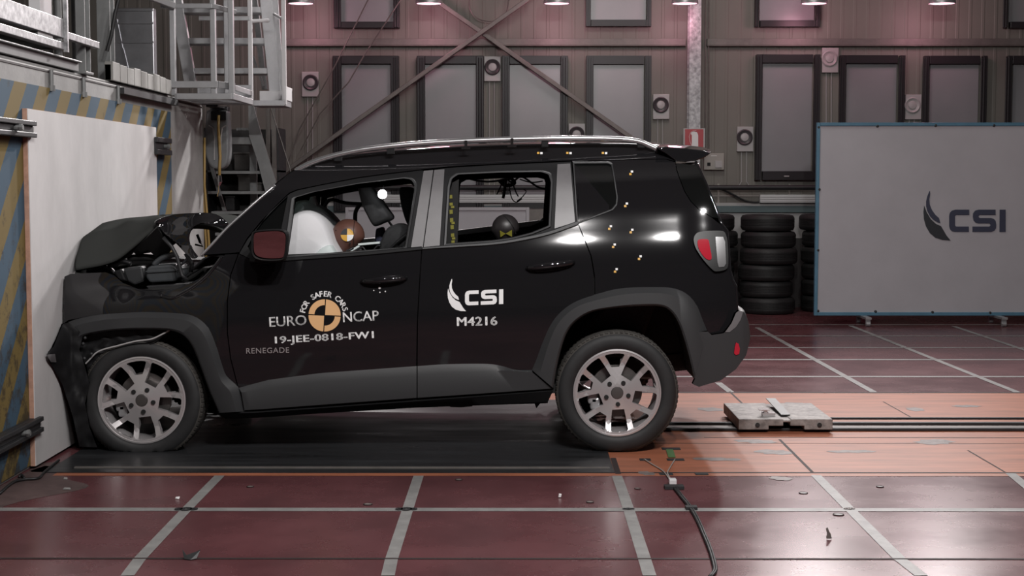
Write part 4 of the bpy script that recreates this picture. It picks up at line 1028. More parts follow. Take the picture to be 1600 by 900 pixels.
gq = lambda k: [((p[0] - qc.x) * k + qc.x, (p[1] - qc.y) * k + qc.y) for p in hq]
ring_mesh('window_seal', [(gq(1.05), 0.0, 0), (gq(1.035), 0.007, 0), (gq(0.985), 0.006, 0), (gq(0.96), -0.008, 0)], 'trim', car, n=110)
panel_mesh('tailgate_side_glass', [[(1056.5, 255), (1088, 258), (1102, 286), (1118, 326), (1123, 341), (1113, 339.5), (1092, 326.5), (1080, 314.5), (1070, 298.5), (1062, 277.5), (1057.5, 264)]], 'dark_glass', car, off=0.002, thick=0.01, grid=8)
TAIL = [(1086, 252), (1089, 258), (1102, 286), (1118, 326), (1123, 341), (1128, 352), (1136, 362), (1139, 400), (1141, 425), (1145, 440), (1150.5, 450), (1152, 486), (1145, 505), (1133, 520)]
span_mesh('tailgate', [Vector((x, y, 0)) for x, y in TAIL], 'paint', car, crown=(0.04, 0, 0), power=4, off=-0.003)
# spoiler
sp = [(1024, 231), (1040, 229.5), (1072, 232), (1100, 235.5), (1110, 240), (1099, 247.5), (1086, 251.5), (1070, 253), (1057, 252.5), (1040, 240)]
bm = bmesh.new(); rows = []
for k in range(13):
    t = k / 12; y = YC - 0.66 + 1.32 * t; r = []
    for x, yy in sp:
        p = atY(x, yy, YC - 0.66); e2 = 1 - abs(2 * t - 1) ** 3
        r.append((p.x + 0.05 * e2, y, p.z + 0.03 * e2))
    rows.append(r)
R = loft(bm, rows, closed=True); bm.faces.new(R[0]); bm.faces.new(R[-1]); done('rear_spoiler', bm, 'paint', car, smooth='auto', bevel=0.006)
# ---------------- cladding and sill
ring_mesh('door_cladding', [([(373, 606), (395, 600), (420, 593.5), (500, 583), (651, 572)], 0.0, 0), ([(377, 613), (395, 611), (420, 606.5), (500, 597), (651, 586.5)], 0.022, 0), ([(382, 641), (420, 638.5), (500, 632.5), (651, 621.5)], 0.018, 0), ([(382, 643), (420, 640.5), (500, 634.5), (651, 623.5)], -0.03, 0)], 'trim', car, n=30)
ring_mesh('door_cladding', [([(652.5, 572), (700, 569), (760, 568.5), (785, 572), (805, 577.5), (831, 578)], 0.0, 1), ([(652.5, 586.5), (700, 583), (760, 580.5), (785, 579), (805, 580), (832, 582)], 0.022, 1), ([(652.5, 621.5), (720, 617), (800, 611.5), (862, 607)], 0.018, 0), ([(652.5, 623.5), (720, 619), (800, 613.5), (862, 609)], -0.03, 0)], 'trim', car, n=30)
ring_mesh('sill', [([(340, 643), (400, 642), (500, 636), (650, 625), (760, 617), (864, 609)], 0.0, 0), ([(341, 646), (400, 645), (500, 638), (650, 627), (760, 619), (864, 611)], 0.014, 0), ([(350, 653), (400, 652), (500, 645), (650, 635.5), (760, 631.5), (856, 628)], -0.02, 0), ([(352, 654), (400, 653), (500, 646), (650, 637), (760, 633), (856, 630)], -0.12, 0)], 'trim_black', car, n=30)
bm = bmesh.new(); prism(bm, [atY(x, y, 8.1) for x, y in ((836, 612), (858, 610), (846, 628), (838, 638), (835, 630))], (0, 0.05, 0)); done('sill_flap', bm, 'trim_black', car)
bm = bmesh.new(); prism(bm, [atY(x, y, 8.2) for x, y in ((696, 630), (740, 629), (738, 635), (720, 636.5), (704, 636))], (0, 0.12, 0)); done('jacking_block', bm, 'inner', car)
# ---------------- wheel arch flares
RO = [(831, 578), (838, 561), (847, 536), (858, 511), (872, 491), (895, 473), (928, 460.5), (970, 450), (1030, 448), (1058, 451), (1077, 461), (1090, 478), (1098, 498), (1105, 517)]
RI = [(864, 606), (868, 580), (876, 545), (886, 518), (901, 500), (925, 486.5), (960, 480.5), (1000, 477.5), (1033, 478), (1049, 487), (1061, 506), (1071, 535), (1079, 565), (1085, 592)]
mid = lambda a, b, t: [(p[0] + (q[0] - p[0]) * t, p[1] + (q[1] - p[1]) * t) for p, q in zip(a, b)]
ring_mesh('wheel_arch_flare', [(RO, -0.002, 1), (mid(RO, RI, 0.34), 0.034, 1), (mid(RO, RI, 0.92), 0.036, 1), (RI, 0.028, 1), (mid(RO, RI, 1.04), -0.05, 1)], 'trim', car, n=70)
FO = [(99, 508), (115, 500), (150, 492), (190, 488.5), (230, 487), (285, 489.5), (308, 496), (326, 512), (339, 542), (353, 585), (373, 606), (382, 643)]
FI = [(114, 548), (125, 527), (155, 519), (190, 515), (225, 514), (265, 515.5), (288, 524), (303, 544), (316, 577), (327, 608), (336, 628), (343, 645)]
ff = ring_mesh('wheel_arch_flare', [(FO, -0.002, 1), (mid(FO, FI, 0.34), 0.034, 1), (mid(FO, FI, 0.92), 0.036, 1), (FI, 0.028, 1), (mid(FO, FI, 1.04), -0.05, 1)], 'trim', car, n=70)
# wheel houses
for In, bot in ((RI, 0.40), (FI, 0.35)):
    pts = [S(p.x, p.y, -0.02) for p in resample(catmull(In, 4), 40)]
    for side in (0, 1):
        bm = bmesh.new(); A = [p if side == 0 else flip(p) for p in pts]; d = Vector((0, 0.42 if side == 0 else -0.42, 0))
        loft(bm, [A, [p + d for p in A]])
        vs = [bm.verts.new(p + d) for p in A if p.z > bot]
        bm.faces.new(vs); done('wheel_house', bm, 'inner', car)
# dark inner body shell, floor pan and bulkhead
panel_mesh('inner_shell', [[(350, 420), (374, 400), (660, 390), (800, 381), (903, 352), (960, 330), (1060, 330), (1120, 352), (1134, 380), (1146, 480), (1100, 515), (1092, 485), (1060, 456), (970, 456), (900, 480), (868, 530), (850, 610), (640, 626), (385, 646), (350, 590), (332, 520), (290, 487), (230, 484), (170, 484), (190, 455), (300, 445)]], 'inner', car, off=-0.045, thick=0.006, grid=20)
bm = bmesh.new()
zA = S(380, 648).z; zB = S(860, 622).z; xA = S(340, 640).x; xB = S(868, 620).x
for (x0, z0, x1, z1) in ((xA, zA + 0.01, xB, zB + 0.02),):
    v = [(x0, YC - 0.82, z0), (x1, YC - 0.82, z1), (x1, YC + 0.82, z1), (x0, YC + 0.82, z0)]
    prism(bm, v, (0, 0, 0.05))
prism(bm, [(xB, YC - 0.45, zB + 0.02), (xB + 0.95, YC - 0.45, zB + 0.12), (xB + 0.95, YC + 0.45, zB + 0.12), (xB, YC + 0.45, zB + 0.02)], (0, 0, 0.1))
prism(bm, [(xA - 0.75, YC - 0.45, zA + 0.05), (xA, YC - 0.45, zA + 0.01), (xA, YC + 0.45, zA + 0.01), (xA - 0.75, YC + 0.45, zA + 0.05)], (0, 0, 0.12))
done('floor_pan', bm, 'inner', car)
bm = bmesh.new(); x = S(352, 420).x; box(bm, x - 0.03, x, YC - 0.8, YC + 0.8, 0.35, S(352, 412).z); done('bulkhead', bm, 'inner', car)
bm = bmesh.new(); tube(bm, [(XRW, 8.2, 0.31), (XRW, 2 * YC - 8.2, 0.31)], 0.04, 10); tube(bm, [(XFW, 8.2, 0.31), (XFW, 2 * YC - 8.2, 0.31)], 0.035, 10); done('axle', bm, 'inner', car)
bm = bmesh.new(); tube(bm, [(XRW - 0.3, YC + 0.3, 0.36), (XRW + 0.32, YC + 0.35, 0.34)], 0.09, 14); done('silencer', bm, 'dark_steel', car, smooth='auto')

# ---------------- rear bumper and lamps
BUMP = [(1086, 592), (1079, 565), (1072, 536), (1066, 519), (1106, 518), (1112, 523.5), (1131, 520.5), (1143, 506), (1149, 490), (1155, 485), (1162, 488), (1169, 507), (1172, 530), (1166, 555), (1150, 577), (1126, 594.5), (1092, 604.5), (1082, 600)]
def boff(x, y): return 0.03 + 0.03 * max(0, min(1, (x - 1100) / 60)) 
panel_mesh('rear_bumper', [BUMP], 'trim', car, off=boff, thick=0.03, grid=6)
BC = [(1151, 488), (1162, 488), (1169, 507), (1172, 530), (1166, 555), (1150, 577), (1126, 594.5), (1092, 604.5)]
bm = bmesh.new(); rows = []
for p in resample(BC, 26):
    a = S(p.x, p.y, boff(p.x, p.y)); b = flip(a)
    rows.append([a.lerp(b, k / 14) + Vector((0.05 * (1 - abs(2 * k / 14 - 1) ** 4), 0, 0)) for k in range(15)])
loft(bm, rows); o = done('rear_bumper_skin', bm, 'trim', car, smooth=True); md = o.modifiers.new('t', 'SOLIDIFY'); md.thickness = 0.012
panel_mesh('bumper_reflector', [[(1150, 535), (1154, 537), (1156, 545), (1155, 553), (1150, 555), (1147, 552), (1148, 543)]], 'red_lens', car, off=lambda x, y: boff(x, y) + 0.006, thick=0.01, grid=6)
panel_mesh('bumper_step', [[(1133, 519), (1143, 505), (1150, 489), (1155, 485), (1161, 488), (1157, 500), (1150, 511), (1140, 519)]], 'pillar_grey', car, off=lambda x, y: boff(x, y) + 0.004, thick=0.01, grid=6)
LAMP = [(1084, 373), (1087, 366), (1094, 362), (1112, 360.5), (1129, 361), (1134, 366), (1137, 380), (1138, 412), (1134, 421), (1120, 424), (1113, 421), (1100, 407), (1089, 391), (1085, 381)]
def loff(x, y): return 0.022
lamps = panel_mesh('tail_lamp', [[(p.x, p.y) for p in catmull(LAMP, 3, True)]], 'lamp_housing', car, off=loff, thick=0.04, grid=7)
for L, side in zip(lamps, (0, 1)):
    if side == 0:
        panel_mesh('red_lens', [[(p.x, p.y) for p in catmull([(1090, 377), (1093, 374), (1101, 373.5), (1107, 375), (1109, 385), (1112, 402), (1109, 406), (1103, 404), (1096, 396), (1091, 386)], 3, True)]], 'red_lens', L, off=0.027, thick=0.01, grid=6, far=False)
        panel_mesh('reversing_lens', [[(1118, 370), (1130, 370), (1133, 378), (1134.5, 412), (1131, 417), (1123, 417.5), (1121, 410), (1119, 385)]], 'silver', L, off=0.027, thick=0.01, grid=6, far=False)
panel_mesh('panel_gap', [[(1056, 252.5), (1057.5, 252.5), (1043, 233), (1041.5, 233.5)]], 'silver', car, off=0.001, thick=0.004, far=False)
# ---------------- crumpled bonnet, torn hinge flap, front crush
def hood_rows(near, midl, crest, ym=0.47):
    a = resample(catmull(near, 6), 46); m = resample(catmull(midl, 6), 46); b = resample(catmull(crest, 6), 46); rows = []
    for i, (p, g, q) in enumerate(zip(a, m, b)):
        P0 = atY(p.x, p.y, YC - 0.66); M0 = atY(g.x, g.y, YC - ym); Q0 = atY(q.x, q.y, YC - 0.05)
        r = []
        for k in range(17):
            t = k / 16
            v = P0 * ((1 - t) ** 2 * (1 - t * 0.0)) + M0 * (2 * t * (1 - t)) + Q0 * t * t if False else (P0.lerp(M0, t / 0.32) if t < 0.32 else M0.lerp(Q0, (t - 0.32) / 0.68))
            nn = noise.noise(Vector((v.x * 4, v.y * 3, v.z * 4))); v = v.copy(); v.z += 0.010 * nn * min(1, k / 3)
            v.x = max(-2.486, v.x + 0.005 * nn); r.append(v)
        rows.append(r)
    return rows
HN = [(118, 416), (134, 413), (160, 408), (182, 400), (204, 383), (224, 366), (239, 353), (246, 346)]
HM = [(118, 377), (128, 371), (150, 362), (178, 357), (200, 346.5), (222, 345), (238, 342), (247, 340)]
HC = [(154, 351), (160, 349), (176, 345), (195, 341), (212, 338.5), (228, 337), (239, 335.5), (247, 335)]
HN2 = [(246, 346), (256, 349), (272, 350), (290, 350), (312, 350), (332, 353), (346, 360), (356, 366)]
HM2 = [(247, 340), (256, 340), (270, 340), (292, 340), (316, 342), (332, 347), (346, 356), (356, 364)]
HC2 = [(247, 335), (256, 337), (270, 337.5), (292, 337), (314, 338), (332, 343), (345, 353), (355, 362)]
bon = bpy.data.objects.new('bonnet', None)
bm = bmesh.new(); R1 = hood_rows(HN, HM, HC); R2 = hood_rows(HN2, HM2, HC2)
loft(bm, R1); loft(bm, R2)
loft(bm, [[flip(p) for p in r] for r in R1]); loft(bm, [[flip(p) for p in r] for r in R2])
# front lip folded down
lip = [Vector(p) for p in R1[0]]
loft(bm, [lip, [Vector((max(-2.486, p.x - 0.004), p.y, p.z - 0.05)) for p in lip], [Vector((max(-2.486, p.x + 0.05), p.y + 0.02, p.z - 0.075)) for p in lip]])
# downturned near edge
for Rr in (R1, R2):
    ed = [Vector(r[0]) for r in Rr]; loft(bm, [ed, [p + Vector((0, -0.006, -0.022)) for p in ed], [p + Vector((0, 0.05, -0.03)) for p in ed]])
bmesh.ops.remove_doubles(bm, verts=bm.verts, dist=0.002)
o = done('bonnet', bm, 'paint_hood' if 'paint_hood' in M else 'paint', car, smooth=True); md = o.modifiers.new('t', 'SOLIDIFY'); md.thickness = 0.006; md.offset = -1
# torn near flap of the bonnet, hanging to the hinge
FL = [(243, 345), (262, 337), (292, 333), (330, 334), (352, 344), (362, 358), (350, 357), (332, 352), (314, 350), (301, 357), (296, 372), (300, 388), (309, 401), (301, 404), (290, 396), (278, 382), (266, 372), (252, 360), (243, 352)]
def fl(x, y, d=0.0):
    o = 0.02 * math.sin((x - 240) / 14.0) + 0.012 * math.sin((y - 330) / 7.0 + x / 23)
    return atY(x, y, YC - 0.70 + o + d - 0.0009 * (y - 340))
bm = bmesh.new(); P = [(p.x, p.y) for p in catmull(FL, 3, True)]
V = [bm.verts.new((x, y, 0)) for x, y in P]
for t in geometry.tessellate_polygon([[Vector((x, y, 0)) for x, y in P]]):
    try: bm.faces.new([V[i] for i in t])
    except ValueError: pass
for ax, lo, hi in ((0, 243, 362), (1, 333, 404)):
    k = lo + 4
    while k < hi:
        bmesh.ops.bisect_plane(bm, geom=bm.verts[:] + bm.edges[:] + bm.faces[:], plane_co=(k, 0, 0) if ax == 0 else (0, k, 0), plane_no=(1, 0, 0) if ax == 0 else (0, 1, 0), dist=1e-4); k += 5
for v in bm.verts: v.co = fl(v.co.x, v.co.y)
o = done('bonnet_flap', bm, 'paint', car, smooth=True); md = o.modifiers.new('t', 'SOLIDIFY'); md.thickness = 0.008
bm = bmesh.new()
tube(bm, [atY(x, y, YC - 0.70) for x, y in ((255, 371), (268, 385), (277, 402), (281, 418), (284, 430), (292, 437))], 0.011, 8)
tube(bm, [atY(x, y, YC - 0.66) for x, y in ((290, 396), (300, 412), (298, 425))], 0.012, 8)
done('bonnet_hinge', bm, 'dark_steel', car, smooth=True)
bm = bmesh.new(); tube(bm, [atY(x, y, YC - 0.735) for x, y in ((297, 384), (301, 393), (308, 402))], 0.008, 8); done('bright_edge', bm, 'chrome', car, smooth=True)
bm = bmesh.new(); prism(bm, [atY(x, y, YC - 0.4) for x, y in ((306, 367), (309, 366), (314, 379), (311, 380))], (0, 0.02, 0)); tube(bm, [atY(x, y, YC - 0.4) for x, y in ((312, 378), (317, 385), (305, 382))], 0.006, 6); done('washer_jet', bm, 'trim_black', car)
# cowl under the windscreen
bm = bmesh.new(); rows = [[S(x, y, -0.02).lerp(flip(S(x, y, -0.02)), k / 8) for k in range(9)] for x, y in ((300, 420), (316, 404), (330, 397), (352, 400))]
loft(bm, rows); o = done('cowl', bm, 'trim_black', car, smooth=True); md = o.modifiers.new('t', 'SOLIDIFY'); md.thickness = 0.01
bm = bmesh.new(); tube(bm, [S(p.x, p.y, 0.004) for p in catmull([(314, 400), (334, 379), (354, 357), (378, 335), (402, 313.5), (430, 289.5)], 4)], 0.008, 8); done('windscreen_edge', bm, 'silver', car, smooth=True)
# engine bay
eng = []
def epart(name, m, pts, y0, d, bev=0.012, label=None):
    bm = bmesh.new(); prism(bm, [atY(x, y, y0) for x, y in pts], (0, d, 0)); o = done(name, bm, m, car, bevel=bev, seg=2); return o
epart('engine_block', 'inner', [(150, 420), (215, 412), (300, 415), (340, 420), (340, 560), (140, 560)], YC - 0.35, 0.9)
epart('air_filter_box', 'battery', [(229, 419), (236, 415), (270, 413), (276, 418), (278, 433), (272, 440), (234, 442), (228, 434)], YC - 0.62, 0.3)
epart('filter_lid', 'battery', [(226, 424), (231, 422), (277, 420), (277, 424), (231, 427)], YC - 0.63, 0.31, 0.004)
epart('battery', 'trim', [(190, 420), (222, 416), (226, 440), (210, 446), (192, 436)], YC - 0.55, 0.3)
epart('fuse_box', 'trim_black', [(176, 424), (190, 420), (198, 440), (184, 438)], YC - 0.6, 0.2)
epart('bracket_shelf', 'dark_steel', [(228, 447), (300, 443), (298, 449), (232, 452)], YC - 0.66, 0.25, 0.004)
for k, (pts, r, m) in enumerate((([(240, 414), (252, 404), (266, 399), (276, 397)], 0.016, 'battery'), ([(150, 418), (165, 410), (178, 414), (190, 408), (205, 412)], 0.014, 'cable'), ([(140, 421), (158, 416), (172, 420), (182, 430)], 0.01, 'dark_steel'), ([(200, 404), (222, 402), (246, 403), (262, 398)], 0.02, 'inner'), ([(268, 425), (282, 415), (292, 404), (296, 395)], 0.007, 'dark_steel'), ([(283, 440), (296, 428), (310, 420), (322, 410)], 0.01, 'cable'))):
    bm = bmesh.new(); tube(bm, [atY(p.x, p.y, YC - 0.6 + 0.03 * k) for p in catmull(pts, 4)], r, 8); done('engine_hose', bm, m, car, smooth=True)
bm = bmesh.new(); c = atY(308, 415, YC - 0.6); ellipsoid(bm, c, (0.025, 0.025, 0.022), 14, 10); done('filler_cap', bm, 'plate_ring', car, smooth=True)
# inner bonnet lining, ragged
LN = [(120, 420), (150, 418), (186, 404), (206, 390), (226, 373), (246, 353), (258, 372), (268, 388), (262, 398), (250, 395), (244, 399), (232, 388), (222, 392), (214, 388), (204, 398), (196, 402), (178, 412), (150, 424)]
bm = bmesh.new(); fill_poly(bm, [LN], lambda x, y: Vector((max(-2.475, atY(x, y, YC - 0.62 + 0.004 * (y - 380)).x), YC - 0.62 + 0.004 * (y - 380), atY(x, y, YC - 0.62 + 0.004 * (y - 380)).z))); o = done('bonnet_lining', bm, 'inner', car); md = o.modifiers.new('t', 'SOLIDIFY'); md.thickness = 0.012
# crushed front: bumper skin pressed on the board
FR = [(99, 430), (94, 470), (97, 505), (84, 540), (79, 556), (98, 600), (113, 650), (119, 690), (150, 700)]
bm = bmesh.new(); rows = []
for i, p in enumerate(resample(FR, 40)):
    a = S(p.x, p.y, -0.01); b = flip(a); r = []
    for k in range(25):
        t = k / 24; v = a.lerp(b, t)
        v.x += 0.05 * noise.noise(Vector((v.y * 5, v.z * 5, 2))) * math.sin(math.pi * t) ** 0.5 + 0.02
        v.x = max(v.x, -2.474); v.z = max(0.03, v.z); r.append(v)
    rows.append(r)
loft(bm, rows); o = done('crushed_front', bm, 'inner', car, smooth=True); md = o.modifiers.new('t', 'SOLIDIFY'); md.thickness = 0.012
CB = [(98, 506), (108, 504), (130, 523), (124, 546), (132, 570), (140, 600), (133, 630), (140, 668), (152, 699), (124, 698), (114, 652), (98, 602), (76, 562), (73, 554), (84, 541)]
def cboff(x, y): return 0.03 + 0.05 * max(0, min(1, (130 - x) / 50)) + 0.02 * noise.noise(Vector((x / 14, y / 20, 0))) + 0.22 * max(0, min(1, (112 - x) / 36)) * math.exp(-((y - 552) / 40) ** 2)
panel_mesh('front_bumper', [CB], 'trim_black', car, off=cboff, thick=0.015, grid=6, far=True)
panel_mesh('torn_bumper_tip', [[(72, 554), (86, 553), (88, 566), (80, 566)]], 'pillar_grey', car, off=lambda x, y: cboff(x, y) + 0.012, thick=0.006, far=False)
CB2 = [(128, 524), (160, 519), (215, 515), (262, 517), (252, 528), (232, 540), (196, 548), (168, 560), (146, 590), (128, 590)]
panel_mesh('arch_liner', [[(p.x, p.y) for p in catmull(CB2, 3, True)]], 'trim_black', car, off=lambda x, y: -0.03 + 0.014 * noise.noise(Vector((x / 12, y / 10, 4))), thick=0.01, grid=6, far=False)
bm = bmesh.new(); tube(bm, [S(p.x, p.y, 0.0) for p in catmull([(127, 575), (138, 564), (154, 549), (185, 540), (213, 533), (236, 530), (252, 523), (265, 516)], 4)], 0.0045, 8); done('torn_liner_edge', bm, 'plate', car, smooth=True)
for x, y in ((133, 528), (130, 537), (143, 553), (132, 560)):
    bm = bmesh.new(); ellipsoid(bm, S(x, y, 0.02), (0.009, 0.009, 0.009), 10, 8); done('clip', bm, 'trim', car, smooth=True)

# ---------------- mirror
mir = bpy.data.objects.new('door_mirror', None)
MO = [(397, 361), (420, 358.5), (441, 359), (449, 366), (448.5, 385), (446, 402), (440, 408), (418, 409), (400, 406), (392, 398), (391.5, 380), (392.5, 367)]
bm = bmesh.new(); mo = catmull(MO, 4, True); c0 = Vector((420, 383, 0)); rows = []
for s, y in ((0.93, 7.80), (1.0, 7.81), (1.0, 7.86), (0.92, 7.93), (0.62, 7.98), (0.25, 8.0)):
    rows.append([atY(c0.x + (p.x - c0.x) * s, c0.y + (p.y - c0.y) * s, 7.80) + Vector((0, y - 7.80, 0)) for p in mo])
R = loft(bm, rows, closed=True); bm.faces.new(R[-1])
inner = [atY(c0.x + (p.x - c0.x) * 0.87, c0.y + (p.y - c0.y) * 0.87, 7.80) + Vector((0, 0.015, 0)) for p in mo]
iv = [bm.verts.new(p) for p in inner]
for k in range(len(mo)): bm.faces.new((R[0][k], R[0][(k + 1) % len(mo)], iv[(k + 1) % len(mo)], iv[k]))
mirror = done('door_mirror', bm, 'trim_black', car, smooth='auto')
bm = bmesh.new(); tilt = 0.06
pts = [p + Vector((0, 0, 0)) for p in inner]; cz = sum(p.z for p in pts) / len(pts)
pts = [Vector((p.x, p.y + 0.006 + (p.z - cz) * -0.14, p.z)) for p in pts]
prism(bm, pts, (0, 0.004, 0)); done('mirror_glass', bm, 'mirror', mirror)
bm = bmesh.new(); bar(bm, atY(404, 404, 7.95), atY(396, 404, 8.03), 0.05, 0.04); done('mirror_foot', bm, 'trim_black', mirror, bevel=0.008)
# ---------------- door handles
def handle(parent, x0, y0, x1, y1, chrome):
    bm = bmesh.new(); n = 12; pts = []; rad = []
    for k in range(n + 1):
        t = k / n; pts.append(S(x0 + (x1 - x0) * t, y0 + (y1 - y0) * t, 0.008 + 0.03 * math.sin(math.pi * t) ** 0.4)); rad.append(0.010 + 0.010 * math.sin(math.pi * t) ** 0.5)
    tube(bm, pts, rad, 12); o = done('door_handle', bm, 'paint', parent, smooth=True)
    if chrome:
        bm = bmesh.new(); c = S(x1 - 8, y1 + 0.5, 0.035); lathe(bm, [(0, 0.006), (0.009, 0.006), (0.011, 0)], Matrix.Translation(c) @ Matrix.Rotation(math.pi / 2, 4, 'X'), 14); done('key_lock', bm, 'chrome', o)
handle(fdoor[0], 565, 440, 635, 434.5, True); handle(rdoor[0], 823, 419, 897, 410, False)
for x, y, r in ((593, 450, 2.0), (584, 454, 1.1), (593.5, 457, 1.2), (602, 455.5, 1.2)):
    bm = bmesh.new(); ellipsoid(bm, S(x, y, 0.001), (r / 290, 0.003, r / 290), 10, 8); done('marker_dot', bm, 'sticker_white', fdoor[0], smooth=True)
# reflective measuring marks on the rear quarter and roof edge
for x, y in ((985, 270), (977, 320), (952, 355.5), (985.5, 361), (958, 384), (998.5, 402.5), (961, 422.5), (841, 239), (886.5, 239), (942, 239)):
    top = y < 245
    for dx, dy in (((0, 0), (5, 0.3)) if top else ((0, 2), (2.5, -2))):
        bm = bmesh.new(); c = (x + dx, y + dy); s = 1.8
        vs = [S(c[0] + a * s, c[1] + b * s * 0.9, 0.003) for a, b in ((-1, -1), (1, -1), (1, 1), (-1, 1))]
        prism(bm, vs, (0, 0.002, 0)); done('measuring_mark', bm, 'amber' if (dx, dy) in ((0, 0), (0, 2)) else 'sticker_white', car)
# ---------------- roof rails
RAIL = [(462, 266), (472, 260), (488, 252.5), (512, 244.5), (545, 236.5), (580, 230.5), (640, 224), (700, 220), (760, 217.3), (820, 215.5), (880, 214.8), (940, 215), (972, 216), (998, 219.5), (1014, 226), (1026, 231.5)]
for side in (0, 1):
    rp = []
    for p in catmull(RAIL, 5):
        q = atY(p.x, p.y + 1.5, YC - 0.60); rp.append(q if side == 0 else flip(q))
    bm = bmesh.new(); tube(bm, rp, 0.0155, 12)
    bmesh.ops.scale(bm, vec=(1, 1, 1), verts=bm.verts)
    rail = done('roof_rail', bm, 'silver', car, smooth=True)
    for x0, x1, yt, yb in ((522, 534, 243, 252), (604, 616, 230, 241), (846, 857, 217, 230), (996, 1008, 222, 231)):
        bm = bmesh.new(); a = atY(x0, yb, YC - 0.605); b = atY(x1, yt, YC - 0.605); box(bm, a.x, b.x, a.y, a.y + 0.02, a.z, b.z)
        if side: 
            for v in bm.verts: v.co = flip(v.co)
        done('rail_foot', bm, 'trim_black' if x1 - x0 < 32 else 'silver', rail, bevel=0.003)
bm = bmesh.new()
for x, y in ((800, 226), (728, 229)):
    c = atY(x, y, YC - 0.64); box(bm, c.x - 0.008, c.x + 0.008, c.y - 0.008, c.y + 0.008, c.z - 0.01, c.z + 0.035)
    box(bm, c.x - 0.025, c.x + 0.025, c.y - 0.01, c.y + 0.01, c.z - 0.014, c.z - 0.004)
done('rail_clip', bm, 'chrome', car)
# ---------------- wheels
def wheel(cx, cz, R, side, rot, name='wheel', squash=0.0, YF_=8.03, steer=0.0):
    w = bpy.data.objects.new(name, None); COL.objects.link(w); w.parent = car
    s = 1 if side == 0 else -1
    yo = YF_ if side == 0 else 2 * YC - YF_
    mx = Matrix.Translation((cx, yo, cz)) @ (Matrix.Rotation(-math.pi / 2, 4, 'X') if side == 0 else Matrix.Rotation(math.pi / 2, 4, 'X')) @ Matrix.Rotation(math.radians(rot), 4, 'Z')
    RR = 0.2425; Wt = 0.215
    bm = bmesh.new()
    prof = [(RR - 0.006, 0.03), (RR + 0.002, 0.012), (RR + 0.012, 0.004), (RR + 0.03, 0.0), (R - 0.045, 0.0005), (R - 0.03, 0.004), (R - 0.014, 0.014), (R - 0.004, 0.030)]
    prof2 = []
    for k in range(5):
        a = 0.03 + (Wt - 0.06) * k / 5; b = 0.03 + (Wt - 0.06) * (k + 1) / 5
        prof2 += [(R, a + 0.003), (R, b - 0.004), (R - 0.008, b - 0.002), (R - 0.008, b + 0.002)]
    prof3 = [(R - 0.004, Wt - 0.03), (R - 0.03, Wt - 0.004), (RR + 0.03, Wt), (RR - 0.006, Wt - 0.03)]
    lathe(bm, prof + prof2 + prof3, mx, 90, closed=True)
    # tread blocks: cut grooves across by lowering alternate columns near the shoulder
    for v in bm.verts:
        if v.co.z < 0.0065: v.co.z = 0.0065
    for f in bm.faces:
        c = mx.inverted() @ f.calc_center_median()
        if math.hypot(c.x, c.y) > R - 0.012: f.material_index = 1
    nb = 76
    for k in range(nb):
        a = 2 * math.pi * k / nb
        for h0, h1 in ((0.018, 0.058), (Wt - 0.058, Wt - 0.018)):
            p = [mx @ Vector((rr * math.cos(a + da), rr * math.sin(a + da), hh)) for rr, da, hh in ((R - 0.006, 0.0, h0), (R + 0.002, 0.0, h0 + 0.012), (R + 0.002, 0.0, h1), (R - 0.006, 0.0, h1))]
            q = [mx @ Vector((rr * math.cos(a + da), rr * math.sin(a + da), hh)) for rr, da, hh in ((R - 0.006, 0.05, h0), (R + 0.002, 0.05, h0 + 0.012), (R + 0.002, 0.05, h1), (R - 0.006, 0.05, h1))]
            vs = [bm.verts.new(v if v.z > 0.0065 else Vector((v.x, v.y, 0.0065))) for v in p + q]
            for f in ((0, 1, 2, 3), (7, 6, 5, 4), (0, 4, 5, 1), (1, 5, 6, 2), (2, 6, 7, 3)): bm.faces.new([vs[i] for i in f]).material_index = 1
    done('tyre', bm, ['rubber', 'tread'], w, smooth='auto', recalc=False)
    # rim: spoked face with ten pockets
    def pol(r, d): return (r * math.cos(math.radians(d)), r * math.sin(math.radians(d)))
    loops = [[pol(0.233, 360 * k / 90) for k in range(90)]]
    for k in range(5):
        a0 = 90 + 72 * k
        loops.append([pol(0.143, a0 + 8.5), pol(0.175, a0 + 12), pol(0.212, a0 + 14.8)] + [pol(0.2185, a0 + d) for d in (13, 7, 0, -7, -13)] + [pol(0.212, a0 - 14.8), pol(0.175, a0 - 12), pol(0.143, a0 - 8.5)])
        b0 = a0 - 36
        loops.append([pol(0.100, b0 + 19.5), pol(0.15, b0 + 15.8), pol(0.212, b0 + 13)] + [pol(0.2185, b0 + d) for d in (11, 6, 0, -6, -11)] + [pol(0.212, b0 - 13), pol(0.15, b0 - 15.8), pol(0.100, b0 - 19.5)])
    def dish(x, y, d=0.0):
        r = math.hypot(x, y); h = 0.012 + 0.022 * max(0, min(1, (r - 0.04) / 0.12)) * (1 - max(0, min(1, (r - 0.17) / 0.05)))
        return mx @ Vector((x, y, h + d))
    bm = bmesh.new()
    P = [[Vector((p[0], p[1], 0)) for p in l] for l in loops]; V = [bm.verts.new(p) for l in P for p in l]
    for tt in geometry.tessellate_polygon(P):
        try: bm.faces.new([V[i] for i in tt])
        except ValueError: pass
    for ax in (0, 1):
        for k in range(-10, 11):
            n = Vector((1, 0, 0)) if ax == 0 else Vector((0, 1, 0)); bmesh.ops.bisect_plane(bm, geom=bm.verts[:] + bm.edges[:] + bm.faces[:], plane_co=n * (k * 0.0217), plane_no=n, dist=1e-5)
    bmesh.ops.remove_doubles(bm, verts=bm.verts, dist=1e-5)
    for v in bm.verts: v.co = dish(v.co.x, v.co.y)
    bmesh.ops.recalc_face_normals(bm, faces=bm.faces)
    ny = sum(f.normal.y * f.calc_area() for f in bm.faces)
